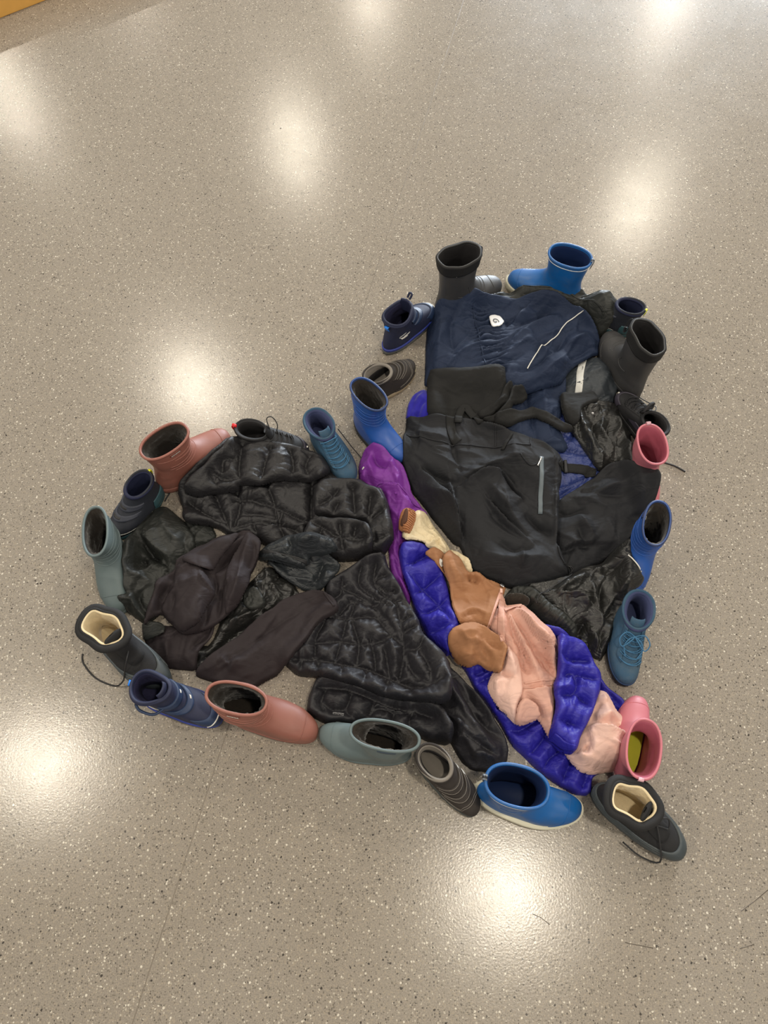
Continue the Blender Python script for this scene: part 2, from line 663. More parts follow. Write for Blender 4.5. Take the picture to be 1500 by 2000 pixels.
    rkey = ed[:, 1].astype(np.int64) * nv + ed[:, 0]
    border = ed[~np.isin(key, rkey)]
    walls = np.stack([border[:, 1], border[:, 0], border[:, 0] + nv, border[:, 1] + nv], 1)
    allq = np.concatenate([quads, bq, walls]).astype(np.int32)
    co = np.concatenate([top_co, bot_co])
    loc = np.array(parent.location) if parent else np.zeros(3)
    co = co - loc
    me = bpy.data.meshes.new(name)
    me.vertices.add(len(co))
    me.vertices.foreach_set('co', co.astype(np.float32).ravel())
    me.loops.add(allq.size)
    me.loops.foreach_set('vertex_index', allq.ravel())
    me.polygons.add(len(allq))
    me.polygons.foreach_set('loop_start', np.arange(0, allq.size, 4, dtype=np.int32))
    me.update(calc_edges=True)
    me.polygons.foreach_set('use_smooth', np.ones(len(allq), bool))
    me.materials.append(m)
    o = bpy.data.objects.new(name, me)
    COL.objects.link(o)
    if parent:
        o.parent = parent
    H2 = HM[j0:j1 + 1, i0:i1 + 1]
    HM[j0:j1 + 1, i0:i1 + 1] = np.where(sd > 0, np.maximum(H2, top), H2)
    HMS = blur(np.maximum(HM, FEET), 7, 2)
    return o


def relax(pts, k=6):
    pts = [np.array(p) for p in pts]
    for _ in range(k):
        pts = [pts[0]] + [(pts[i - 1] + 2 * pts[i] + pts[i + 1]) / 4 for i in range(1, len(pts) - 1)] + [pts[-1]]
    return pts


def strip(name, parent, m, line, width=0.01, thick=0.002, lift=0.0, wave=0.0, n=6, taper=False):
    """a flat band draped over the pile along a pixel line"""
    pts = relax(spline([PW(a, b, lift) for a, b in line], n=n))
    loc = parent.location
    V, F = [], []
    sec = [(-1, 0), (-0.92, 1), (-0.4, 1.15), (0.4, 1.15), (0.92, 1), (1, 0)]
    mm = len(pts)
    for i, p in enumerate(pts):
        t = pts[min(i + 1, mm - 1)] - pts[max(i - 1, 0)]
        L_ = np.linalg.norm(t) + 1e-9
        nx, ny = -t[1] / L_, t[0] / L_
        ww = width / 2
        if taper:
            ww *= 0.35 + 0.65 * math.sin(math.pi * (0.08 + 0.84 * i / (mm - 1)))
        for (a, b) in sec:
            x, y = p[0] + nx * ww * a, p[1] + ny * ww * a
            z = hm_at(x, y) + lift + thick * b + wave * math.sin(i * 1.3)
            V.append((x - loc[0], y - loc[1], z - loc[2]))
    k = len(sec)
    for i in range(mm - 1):
        for s in range(k - 1):
            F.append((i * k + s, (i + 1) * k + s, (i + 1) * k + s + 1, i * k + s + 1))
        F.append((i * k + k - 1, (i + 1) * k + k - 1, (i + 1) * k, i * k))
    F.append(tuple(range(k)))
    F.append(tuple((mm - 1) * k + s for s in range(k))[::-1])
    return mesh_obj(name, V, F, m, parent)


def cord(name, parent, m, line, r=0.0015, lift=0.001, n=6):
    pts = relax(spline([PW(a, b, lift) for a, b in line], n=n))
    loc = parent.location
    q = [(p[0] - loc[0], p[1] - loc[1], hm_at(p[0], p[1]) + r + lift - loc[2]) for p in pts]
    V, F = tube_data(q, r, 8)
    return mesh_obj(name, V, F, m, parent)


# ------------------------------------------------------------------ floor and the wooden corner
floor = mesh_obj('floor', [(-6, -4, 0), (7, -4, 0), (7, 11, 0), (-6, 11, 0)], [(0, 1, 2, 3)], floor_material(), None, False)
floor['kind'] = 'structure'
# weld seam of the vinyl sheets
seam_m = mat('vinyl_weld', srgb(118, 109, 97), 0.4, 0.2, 40, 0.1, 300)
a_, b_ = P(912, -20), P(255, 2010)
dv = Vector((b_[0] - a_[0], b_[1] - a_[1], 0)).normalized()
nv_ = Vector((-dv.y, dv.x, 0)) * 0.0009
aa = Vector((*a_, 0)) - dv * 3
bb = Vector((*b_, 0)) + dv * 2
V = []
for q in (aa, bb):
    V += [q - nv_, q - nv_ * .7 + Vector((0, 0, .0004)), q + nv_ * .7 + Vector((0, 0, .0004)), q + nv_]
ws = mesh_obj('weld_seam', V, [(0, 4, 5, 1), (1, 5, 6, 2), (2, 6, 7, 3)], seam_m, floor)

scr_m = mat('scuff_dark', srgb(84, 76, 68), 0.6, 0.2, 200)
for line in ([(1500, 1738), (1474, 1760), (1447, 1780)], [(1221, 1841), (1245, 1846), (1276, 1852)], [(1445, 1853), (1472, 1845)], [(1040, 1785), (1056, 1792), (1074, 1806)]):
    q = [(*P(a, b), 0.0) for a, b in line]
    V, F = tube_data(q, 0.0006, 6, flat=.5)
    mesh_obj('scuff_mark', V, F, scr_m, floor)
for (a, b) in ((548, 251), (1226, 58), (351, 51), (50, 284)):
    x, y = P(a, b)
    V, F = tube_data([(x - .0015, y, 0), (x + .0016, y + .002, .0002)], 0.0016, 7, flat=.5)
    mesh_obj('dirt_speck', V, F, mat('dark_dirt', srgb(40, 34, 30), .8), floor)

wood_m, N_, L_, B_ = nt_new('varnished_wood')
tc = N_.new('ShaderNodeTexCoord')
mp = N_.new('ShaderNodeMapping')
mp.inputs['Scale'].default_value = (1.0, 14.0, 14.0)
nz = N_.new('ShaderNodeTexNoise')
nz.inputs['Scale'].default_value = 7
nz.inputs['Detail'].default_value = 8
cr = N_.new('ShaderNodeValToRGB')
cr.color_ramp.elements[0].position = 0.3
cr.color_ramp.elements[0].color = (*srgb(176, 112, 30), 1)
cr.color_ramp.elements[1].position = 0.7
cr.color_ramp.elements[1].color = (*srgb(220, 160, 66), 1)
L_.new(tc.outputs['Object'], mp.inputs['Vector'])
L_.new(mp.outputs['Vector'], nz.inputs['Vector'])
L_.new(nz.outputs['Fac'], cr.inputs['Fac'])
L_.new(cr.outputs['Color'], B_.inputs['Base Color'])
B_.inputs['Roughness'].default_value = 0.35


def box_data(x0, x1, y0, y1, z0, z1, b=0.004):
    import bmesh
    bm = bmesh.new()
    bmesh.ops.create_cube(bm, size=1)
    for v in bm.verts:
        v.co = ((x0 + x1) / 2 + v.co.x * (x1 - x0), (y0 + y1) / 2 + v.co.y * (y1 - y0), (z0 + z1) / 2 + v.co.z * (z1 - z0))
    bmesh.ops.bevel(bm, geom=list(bm.edges), offset=b, segments=2, affect='EDGES')
    me = bpy.data.meshes.new('box')
    bm.to_mesh(me)
    bm.free()
    return me


def box(name, parent, m, *a, b=0.004):
    me = box_data(*a, b=b)
    me.name = name
    me.materials.append(m)
    o = bpy.data.objects.new(name, me)
    COL.objects.link(o)
    o.parent = parent
    return o


p0, p1 = P(0, 36), P(92, 0)
ang = math.atan2(p1[1] - p0[1], p1[0] - p0[0])
bench = empty('wooden_bench', (p0[0], p0[1], 0), 'orange varnished wooden bench base cut off by the top left corner', 'bench', rz=ang)
box('plinth', bench, wood_m, -1.0, 1.2, 0.012, 0.45, 0.0, 0.09)
box('edge_strip', bench, mat('pale_wood_edge', srgb(226, 172, 88), 0.35, 0.1, 30), -1.0, 1.2, 0.0, 0.012, 0.0, 0.055, b=0.002)
box('seat_board', bench, wood_m, -1.02, 1.22, 0.006, 0.46, 0.0905, 0.12)

# ------------------------------------------------------------------ shoes
RUB = 'rubber'


def cr_rows(rows, n):
    out = spline(rows, n=12)
    a = np.array(out)
    # even arc length on the front profile + back profile
    d = np.sqrt(np.sum(np.diff(a[:, :4], axis=0) ** 2, axis=1))
    s = np.concatenate([[0], np.cumsum(d)])
    t = np.linspace(0, s[-1], n)
    return np.stack([np.interp(t, s, a[:, k]) for k in range(a.shape[1])], 1)


class Last:
    """surface of a shoe upper: rings from the sole line (s=0) to the rim (s=1)"""

    def __init__(self, rows, side=1, n=40, bulge=None):
        self.R = cr_rows(rows, n)
        self.n = n
        self.side = side
        self.bulge = bulge

    def raw(self, s, th):
        s = np.clip(np.asarray(s, float), 0, 1) * (self.n - 1)
        i = np.minimum(s.astype(int), self.n - 2)
        f = (s - i)[..., None]
        r = self.R[i] * (1 - f) + self.R[i + 1] * f
        fx, fz, bx, bz, hw, e, m = [r[..., k] for k in range(7)]
        u, v = np.cos(th), np.sin(th)
        cu = np.sign(u) * np.abs(u) ** (2 / e)
        cv = np.sign(v) * np.abs(v) ** (2 / e)
        x = (fx + bx) / 2 + (fx - bx) / 2 * cu
        z = (fz + bz) / 2 + (fz - bz) / 2 * cu
        q = np.where(cu < 0.35, ((0.35 - cu) / 1.35) ** 2, 0)
        wst = np.exp(-((cu + 0.15) / 0.3) ** 2)
        y = hw * cv * (1 - m * (0.20 * q + 0.07 * wst))
        y = y - self.side * m * (0.010 * np.clip(cu, 0, 1) ** 2 - 0.003)
        if self.bulge:
            b = self.bulge(s / (self.n - 1), th)
            y = y + b * np.sin(th)
            x = x + b * np.cos(th) * 0.6
        return np.stack([x, y, z], -1)

    def S(self, s, th, off=0.0):
        s = np.asarray(s, float)
        th = np.asarray(th, float)
        p = self.raw(s, th)
        if np.any(off):
            e = 0.012
            a = self.raw(np.minimum(s + e, 1), th) - self.raw(np.maximum(s - e, 0), th)
            b = self.raw(s, th + 0.03) - self.raw(s, th - 0.03)
            nrm = np.cross(b, a)
            nrm /= (np.linalg.norm(nrm, axis=-1, keepdims=True) + 1e-9)
            p = p + nrm * np.asarray(off)[..., None] if np.ndim(off) else p + nrm * off
        return p

    # closed skin: outside, lip and inside down to the insole
    def upper(self, m, parent, th=0.0035, ns=30, nt=44, s1=1.0, name='upper'):
        T = np.linspace(0, 2 * math.pi, nt, endpoint=False)
        rings = [self.S(s, T) for s in np.linspace(0, s1, ns)]
        top = self.S(s1, T)
        inn = self.S(s1, T, -th)
        rings.append((top + inn) / 2 + np.array([0, 0, th * 0.5]))
        rings.append(inn)
        rings.append(self.S(max(s1 - 0.05, 0.02), T, -th))
        V = np.concatenate(rings)
        F = []
        for i in range(len(rings) - 1):
            for k in range(nt):
                l = (k + 1) % nt
                F.append((i * nt + k, i * nt + l, (i + 1) * nt + l, (i + 1) * nt + k))
        F.append(tuple(range(nt))[::-1])
        return mesh_obj(name, V, F, m, parent)

    def lining(self, m, parent, th=0.0045, rough=0.0, s0=0.10, s1=0.985, ns=26, nt=56, seed=1, name='lining'):
        rs = np.random.RandomState(seed)
        T = np.linspace(0, 2 * math.pi, nt, endpoint=False)
        rings = []
        for i, s in enumerate(np.linspace(s1, s0, ns)):
            off = -(th + (rs.rand(nt) * rough if rough else np.zeros(nt)))
            if i == 0:
                off = -np.full(nt, th * 0.55)
            rings.append(self.S(np.full(nt, s), T, off))
        V = np.concatenate(rings)
        c = rings[-1].mean(axis=0)
        V = np.concatenate([V, [c]])
        F = []
        for i in range(ns - 1):
            for k in range(nt):
                l = (k + 1) % nt
                F.append((i * nt + l, i * nt + k, (i + 1) * nt + k, (i + 1) * nt + l))
        for k in range(nt):
            F.append(((ns - 1) * nt + (k + 1) % nt, (ns - 1) * nt + k, ns * nt))
        return mesh_obj(name, V, F, m, parent)

    def shell(self, name, m, parent, s0, s1, t0, t1, off=0.0006, thick=0.0015, ns=8, nt=24, curve=None, soft=True):
        """raised panel hugging the upper"""
        full = abs((t1 - t0) - 2 * math.pi) < 1e-6
        T = np.linspace(t0, t1, nt, endpoint=not full)
        rings = []
        ss = np.linspace(s0, s1, ns)
        for i, s in enumerate(ss):
            sv = np.full(len(T), s)
            if curve:
                sv = curve(i / (ns - 1), T, s0, s1)
            o_ = np.full(len(T), off + thick)
            if not full:
                o_[0] = o_[-1] = off + thick * 0.5
            rings.append(self.S(sv, T, o_))
            if i == 0:
                first = self.S(sv, T, -0.0008)
            if i == ns - 1:
                last = self.S(sv, T, -0.0008)
        rings = [first] + rings + [last]
        k = len(T)
        V = np.concatenate(rings)
        F = []
        for i in range(len(rings) - 1):
            for a in range(k if full else k - 1):
                b = (a + 1) % k
                F.append((i * k + a, i * k + b, (i + 1) * k + b, (i + 1) * k + a))
        return mesh_obj(name, V, F, m, parent)

    def line(self, name, m, parent, path, r=0.0009, off=0.0003, n=6, flat=1.0):
        pts = spline(path, n=5)
        q = [self.S(np.array(p[0]), np.array(p[1]), off) for p in pts]
        V, F = tube_data([tuple(p) for p in q], r, n, False, flat)
        return mesh_obj(name, V, F, m, parent)

    def ring(self, name, m, parent, s, r=0.004, off=0.0, nt=48, flat=1.0):
        T = np.linspace(0, 2 * math.pi, nt, endpoint=False)
        q = self.S(np.full(nt, s), T, off)
        V, F = tube_data([tuple(p) for p in q], r, 8, True, flat)
        return mesh_obj(name, V, F, m, parent)

    def sole(self, m, parent, h=0.016, out=0.003, nt=56, name='sole', lug=0.0, toe_up=0.0):
        T = np.linspace(0, 2 * math.pi, nt, endpoint=False)
        base = self.S(np.zeros(nt), T)
        c = base.mean(axis=0)
        d = base[:, :2] - c[:2]
        ln = np.linalg.norm(d, axis=1, keepdims=True)
        dn = d / ln
        rings = []
        for z, o_ in [(0, -0.004), (0.0015, out - 0.001), (h * 0.5, out), (h - 0.002, out + 0.0003), (h, out - 0.0012), (h + 0.0005, -0.002)]:
            oo = np.full(nt, o_)
            if lug and z < h * 0.6:
                oo = oo + lug * (np.arange(nt) % 2)
            xy = base[:, :2] + dn * oo[:, None]
            zz = np.full(nt, z) + toe_up * np.clip((base[:, 0] - 0.08) / 0.06, 0, 1) ** 2
            rings.append(np.column_stack([xy, zz]))
        V = np.concatenate(rings)
        F = []
        for i in range(len(rings) - 1):
            for k in range(nt):
                l = (k + 1) % nt
                F.append((i * nt + k, i * nt + l, (i + 1) * nt + l, (i + 1) * nt + k))
        F.append(tuple(range(nt))[::-1])
        F.append(tuple(5 * nt + k for k in range(nt)))
        return mesh_obj(name, V, F, m, parent)

    def loop(self, name, m, parent, s, th, up=0.016, wd=0.008, thick=0.0012, out=0.004):
        """pull tab: a bent band standing on the rim"""
        p = self.S(np.array(s), np.array(th), 0.001)
        q = self.S(np.array(s), np.array(th + 0.05), 0.001)
        t = (q - p)
        t = t / np.linalg.norm(t)
        c = self.raw(np.array(s), np.array(th + math.pi))
        o_ = p - c
        o_[2] = 0
        o_ /= np.linalg.norm(o_)
        prof = [(0.0, -0.014), (out * .6, -0.002), (out, up * .6), (out * .6, up), (-out * .4, up), (-out * .9, up * .6), (-0.004, -0.004)]
        V, F = [], []
        prof = [tuple(x) for x in spline(prof, n=3)]
        for i, (a, z) in enumerate(prof):
            for w_ in (-1, 1):
                for th_ in (0, 1):
                    V.append(p + o_ * (a + th_ * thick) + np.array([0, 0, z]) + t * (w_ * wd / 2))
        for i in range(len(prof) - 1):
            A = i * 4
            B = A + 4
            F += [(A, A + 2, B + 2, B), (A + 1, B + 1, B + 3, A + 3), (A, B, B + 1, A + 1), (A + 2, A + 3, B + 3, B + 2)]
        F += [(0, 1, 3, 2)]
        A = (len(prof) - 1) * 4
        F += [(A, A + 2, A + 3, A + 1)]
        return mesh_obj(name, V, F, m, parent)

    def text(self, name, body, m, parent, s, th, size=0.006, off=0.002):
        """small raised lettering on the surface, flat glyphs set tangent to it"""
        p = Vector(self.S(np.array(s), np.array(th), off))
        a = Vector(self.S(np.array(s), np.array(th + 0.08), off)) - Vector(self.S(np.array(s), np.array(th - 0.08), off))
        b = Vector(self.S(np.array(min(s + .04, 1)), np.array(th), off)) - Vector(self.S(np.array(max(s - .04, 0)), np.array(th), off))
        a.normalize()
        n = a.cross(b).normalized()
        b = n.cross(a).normalized()
        cu = bpy.data.curves.new(name, 'FONT')
        cu.body = body
        cu.size = size
        cu.extrude = 0.0002
        cu.align_x = 'CENTER'
        cu.align_y = 'CENTER'
        cu.materials.append(m)
        tmp = bpy.data.objects.new(name, cu)
        me = bpy.data.meshes.new_from_object(tmp)
        bpy.data.objects.remove(tmp)
        o = bpy.data.objects.new(name, me)
        COL.objects.link(o)
        from mathutils import Matrix
        M = Matrix((a, b, n)).transposed().to_4x4()
        M.translation = p
        o.parent = parent
        o.matrix_local = M
        return o


def lace_pair(L, m, parent, s_list, half=0.55, r=0.0013, off=0.003, name='lace'):
    """criss-cross laces up the vamp"""
    for i, s in enumerate(s_list):
        sg = 1 if i % 2 == 0 else -1
        pth = [(s, -half * sg), (s + 0.012, -half * .4 * sg), (s + 0.028, half * .4 * sg), (s + 0.04, half * sg)]
        L.line(name, m, parent, pth, r, off)
        pth = [(s, half * sg), (s + 0.006, half * .4 * sg), (s + 0.006, -half * .4 * sg), (s + 0.0, -half * sg)]
        L.line(name, m, parent, pth, r, off + r)


def bow(L, m, parent, s, r=0.0014, spread=0.03, name='bow', seed=0, side=1):
    rs = random.Random(seed)
    c = L.S(np.array(s), np.array(0.0), 0.006)
    for sg in (-1, 1):
        pts = [c, c + np.array([-0.004, sg * spread * .6, 0.008]), c + np.array([0.012, sg * spread, 0.004]),
               c + np.array([0.026, sg * spread * .75, -0.004]), c + np.array([0.012, sg * spread * .25, 0.002]), c]
        tube(name, pts, r, m, parent)
        pts = [c, c + np.array([0.010, sg * spread * .4, 0.003]), c + np.array([0.024, sg * (spread * .55 + rs.random() * .006), -0.006]),
               c + np.array([0.042, sg * spread * .4, -0.014])]
        tube(name, pts, r, m, parent)


# ---- profiles: front x, front z, back x, back z, half width, squareness, foot blend
def rubber_rows(h, rl=0.051, rw=0.037, lean=0.0, ankle=0.034):
    return [(.134, .010, -.055, .010, .0345, 2.3, 1), (.139, .026, -.057, .028, .0365, 2.35, 1), (.133, .043, -.057, .040, .036, 2.35, 1),
            (.112, .055, -.055, .050, .0345, 2.25, .9), (.083, .065, -.052, .060, ankle, 2.2, .7),
            (.058, .080, -.048, .072, ankle, 2.1, .4), (.047, .098, -.046, .090, ankle + .001, 2.1, .1),
            (.046, .72 * h + .005, -.048, .70 * h, ankle + .003, 2.15, 0),
            (rl + lean, h, -rl + lean - .003, h, rw, 2.3, 0)]


def boot_rows(h, hb=None, rf=0.036, rb=-.052, rw=0.033, hf=None):
    hb = hb or h
    hf = hf or h
    return [(.126, .012, -.058, .012, .034, 2.3, 1), (.131, .028, -.060, .028, .0365, 2.35, 1), (.126, .042, -.060, .040, .036, 2.3, 1),
            (.105, .054, -.058, .050, .0345, 2.25, .9), (.078, .064, -.055, .060, .0325, 2.2, .7),
            (.055, .076, -.052, .070, .0315, 2.1, .4), (rf + .006, .6 * hf + .030, -.050, .082, .0315, 2.1, .15),
            (rf, hf, rb, hb, rw, 2.1, 0)]


def low_rows(hf, hb, rf=0.034, rb=-.056, rw=0.030):
    return [(.130, .014, -.058, .014, .034, 2.3, 1), (.134, .028, -.061, .026, .0365, 2.35, 1), (.127, .041, -.061, .036, .0355, 2.3, 1),
            (.105, .051, -.060, .046, .034, 2.25, .9), (.078, .060, -.058, .055, .032, 2.2, .7),
            (.054, .068, -.057, .064, .030, 2.1, .45), (rf + .004, hf - .008, -.056, hb - .012, .029, 2.1, .2),
            (rf, hf, rb, hb, rw, 2.1, .05)]


BLACKR = mat('black_sole_rubber', srgb(38, 38, 40), 0.6, 0.15, 40, 0.2, 300)
FUR = mat('dark_pile_fur', srgb(40, 34, 28), 0.95, 0.5, 300, 0.6, 500, sheen=0.3)
DARKIN = mat('dark_boot_lining', srgb(26, 24, 26), 0.9, 0.2, 80, 0.3, 700)
WHITE = mat('white_trim', srgb(226, 224, 216), 0.45, 0.06, 80, 0.1)
REFL = mat('silver_reflective_trim', srgb(205, 205, 200), 0.35, 0.08, 90, 0.1)

SH = {}    # name -> placement


def place(key, opn, toe, h, reach, pair_scale=None):
    A = P(*opn, h)
    B = P(*toe, 0.025)
    d = math.dist(A, B)
    SH[key] = dict(loc=(A[0], A[1], 0), yaw=math.atan2(B[1] - A[1], B[0] - A[0]), d=d, s=d / reach, h=h)
    return SH[key]


RE = .138
RIM = dict(azureA=(.052, .037), azureB=(.054, .035), royalA=(.050, .029), royalB=(.051, .027), rustA=(.055, .034), rustB=(.056, .028),
           tealA=(.055, .025), tealB=(.062, .026), pinkA=(.050, .032), pinkB=(.053, .031), collarA=(.054, .036), collarB=(.052, .031))
place('azureA', (1113, 499), (991, 545), .16, RE)
place('azureB', (1006, 1533), (1134, 1590), .16, RE)
place('royalA', (721, 770), (787, 897), .155, RE)
place('royalB', (1283, 1022), (1247, 1138), .155, RE)
place('rustA', (322, 860), (459, 845), .155, RE)
place('rustB', (463, 1364), (624, 1426), .155, RE)
place('tealA', (184, 1036), (226, 1203), .155, RE)
place('tealB', (748, 1436), (620, 1436), .15, RE)
place('pinkA', (1275, 868), (1268, 1008), .125, RE)
place('pinkB', (1258, 1461), (1243, 1344), .125, RE)
place('collarA', (899, 497), (990, 553), .19, RE)
place('collarB', (1266, 656), (1204, 640), .18, RE)
place('navyA', (791, 602), (856, 590), .12, .130)
place('navyB', (308, 1343), (442, 1397), .12, .130)
place('yelA', (277, 938), (236, 1032), .10, .130)
place('yelB', (1220, 585), (1150, 568), .11, .130)
place('brownA', (742, 722), (810, 712), .09, .130)
place('brownB', (862, 1487), (940, 1574), .09, .130)
place('redA', (500, 836), (600, 876), .085, .133)
place('redB', (1272, 800), (1247, 758), .085, .133)
place('laceA', (622, 836), (680, 938), .095, .133)
place('laceB', (1247, 1197), (1214, 1341), .095, .133)
place('fleeceA', (203, 1237), (276, 1306), .14, .130)
place('fleeceB', (1240, 1562), (1298, 1632), .12, .130)
for a in ('azure', 'royal', 'rust', 'teal', 'pink', 'collar', 'navy', 'yel', 'brown', 'red', 'lace', 'fleece'):
    print('SCALE', a, round(SH[a + 'A']['s'], 3), round(SH[a + 'B']['s'], 3), 'yaw', round(math.degrees(SH[a + 'A']['yaw'])), round(math.degrees(SH[a + 'B']['yaw'])))
# one size per pair (metres of the pair measured in the photograph)
PAIR = {'azure': 1.0, 'royal': .88, 'rust': 1.03, 'teal': .93, 'pink': .88, 'collar': 1.0, 'navy': .92, 'yel': .82,
        'brown': .83, 'red': .86, 'lace': .92, 'fleece': .97}
NUDGE = dict(yelA=(-.014, -.012), redB=(.004, -.018), brownB=(-.007, -.005), azureB=(.005, -.002), navyA=(-.010, -.002), fleeceA=(-.002, .010), tealB=(.002, 0),
             laceA=(.008, .004), yelB=(.012, 0), navyB=(-.010, 0), fleeceB=(.002, -.006), laceB=(0, -.004))
for k, (a, b) in NUDGE.items():
    SH[k]['loc'] = (SH[k]['loc'][0] + a, SH[k]['loc'][1] + b, 0)
for k, v in SH.items():
    v['s'] = PAIR[k[:-1]]
# yaws read from the photograph where a toe is hidden
YAW = {}
YAW.update(collarB=math.radians(108), redB=math.radians(112), royalB=math.radians(-108), yelB=math.radians(152))
for k, v in YAW.items():
    SH[k]['yaw'] = v


def foot_to_heightmap(key, h0=0.052):
    """cloth that lies over a toe has to rise over it"""
    p = SH[key]
    c, s = math.cos(p['yaw']), math.sin(p['yaw'])
    X, Y = np.meshgrid(GX0 + G * np.arange(NXG), GY0 + G * np.arange(NYG))
    u = ((X - p['loc'][0]) * c + (Y - p['loc'][1]) * s) / p['s']
    v = (-(X - p['loc'][0]) * s + (Y - p['loc'][1]) * c) / p['s']
    uc, hl = 0.040, 0.102
    q = ((u - uc) / hl) ** 2 + (v / 0.040) ** 2
    q = ((np.abs(u - uc) / hl) ** 2.4 + (np.abs(v) / 0.041) ** 2.4)
    prof = np.interp(u, [-.06, 0.045, .075, .10, .125, .142], [.065, .075, .066, .058, .046, .02])
    z = prof * np.clip(1 - q, 0, 1) ** 0.35 * p['s'] + 0.002
    FEET[:] = np.where(q < 1, np.maximum(FEET, z), FEET)


def shoe_root(key, name, label, cat='boot', group=None):
    p = SH[key]
    o = empty(name, p['loc'], label, cat, group, p['yaw'])
    o.scale = (p['s'],) * 3
    return o


def rubber_boot(key, side, h, m, sole_m, lin_m, fur, label, group, rl=.051, rw=.037, rim_m=None, rim=True, ridges=True,
                toe_line=True, line_m=None, squash=None, foxing=None, sole_out=.003):
    r = shoe_root(key, 'rubber_boot', label, 'boot', group)
    hh = h / SH[key]['s']
    rl, rw = RIM[key]
    rl, rw = rl / SH[key]['s'], rw / SH[key]['s']
    L = Last(rubber_rows(hh, rl, rw), side, bulge=squash)
    L.upper(m, r)
    L.lining(lin_m, r, th=.0045 if not fur else .0055, rough=.004 if fur else 0, seed=len(key) + side + 5)
    L.sole(sole_m, r, h=.018 if foxing is None else foxing, out=sole_out)
    if rim:
        L.ring('rim', rim_m or m, r, .992, .0030, -.001, flat=1.1)
    if ridges:
        for q, (s, a) in enumerate([(.60, 1.9), (.66, 2.1), (.72, 2.0), (.80, 1.7), (.87, 2.4)]):
            L.line('ridge', m, r, [(s + .03, -a), (s - .01, -a * .6), (s - .025, 0), (s - .01, a * .6), (s + .03, a)], .0011, 0)
    if toe_line:
        L.line('toe_seam', line_m or m, r, [(.06, -1.25), (.16, -.9), (.25, -.5), (.285, 0), (.25, .5), (.16, .9), (.06, 1.25)], .0009, 0)
    return r, L


# ---- rubber boots
AZ = mat('azure_rubber', srgb(14, 90, 158), 0.42, 0.08, 30, 0.05, 200, dirt=srgb(86, 92, 96), dirt_amt=.35)
AZIN = mat('navy_boot_inside', srgb(6, 34, 78), 0.7, 0.1, 60, 0.1)
CREAM = mat('cream_sole_rubber', srgb(206, 202, 180), 0.55, 0.08, 60, 0.1)
for key, side, lab in (('azureA', 1, 'bright azure rubber boot standing beside the drawstring boot at the very top of the heart'),
                       ('azureB', -1, 'bright azure rubber boot with cream sole at the bottom tip of the heart')):
    r, L = rubber_boot(key, side, .16, AZ, CREAM, AZIN, False, lab, 'pair of azure rubber boots', rl=.053, rw=.038, ridges=False, line_m=AZ, foxing=.024, sole_out=.0095)
    L.line('piping', WHITE, r, [(.945, a) for a in np.linspace(-math.pi, math.pi, 25)], .0008, .0004)
    L.line('side_ridge', AZ, r, [(.62, -1.9), (.60, -1.5), (.62, -1.1)], .0009, 0)
    t = L.loop('pull_loop', mat('grey_pull_loop', srgb(120, 126, 134), .5), r, .97, math.pi, up=.012, wd=.010)
    L.loop('loop_stripe', BLACKR, t, .972, math.pi, up=.0125, wd=.004, thick=.0015)

RY = mat('royal_blue_rubber', srgb(34, 82, 160), 0.42, 0.10, 30, 0.05, 200, dirt=srgb(70, 84, 120), dirt_amt=.45)
RYR = mat('navy_rim_rubber', srgb(40, 56, 96), 0.45, 0.1, 60)
for key, side, lab in (('royalA', -1, 'royal blue fur-lined rubber boot leaning into the notch above the purple raincoat'),
                       ('royalB', 1, 'royal blue fur-lined rubber boot on the right edge above the teal lace-up boot')):
    r, L = rubber_boot(key, side, .155, RY, BLACKR, FUR, True, lab, 'pair of royal blue rubber boots', rl=.047, rw=.034, rim_m=RYR)
    tg = L.shell('label_patch', RYR, r, .925, .965, -side * 1.9 - .22, -side * 1.9 + .22, .0006, .0008, 4, 8)

RU = mat('rust_pink_rubber', srgb(142, 90, 78), 0.52, 0.10, 26, 0.06, 220, dirt=srgb(150, 104, 92), dirt_amt=.5)
for key, side, lab in (('rustA', -1, 'dusty rust-pink fur-lined rubber boot behind the left puffer jacket, toe to the red-tab shoe'),
                       ('rustB', 1, 'dusty rust-pink fur-lined rubber boot below the brown-black sleeve, toe to the slate boot')):
    r, L = rubber_boot(key, side, .155, RU, RU, FUR, True, lab, 'pair of rust pink rubber boots', rl=.053, rw=.036)
    tg = L.shell('label_patch', mat('rust_label', srgb(120, 66, 54), .5), r, .93, .965, -1.75 * 1, -1.35, .0004, .0006, 4, 8)
    L.text('lettering', 'mmwnvm', WHITE, r, .945, -1.55, .0055, .0022)

TE = mat('slate_teal_rubber', srgb(92, 106, 108), 0.55, 0.08, 26, 0.05, 220, dirt=srgb(104, 118, 118), dirt_amt=.4)
TED = mat('slate_label', srgb(52, 68, 84), .5)
for key, side, lab in (('tealA', -1, 'slate teal fur-lined rubber boot at the far left edge of the heart'),
                       ('tealB', 1, 'slate teal fur-lined rubber boot below the puffer coat at the lower edge')):
    r, L = rubber_boot(key, side, .15, TE, TE, FUR, True, lab, 'pair of slate teal rubber boots', rl=.052, rw=.034, ridges=(key == 'tealA'))
    sg = 1 if key == 'tealB' else -1
    L.shell('label_patch', TED, r, .925, .955, sg * 1.7 - .25, sg * 1.7 + .25, .0004, .0007, 4, 8)

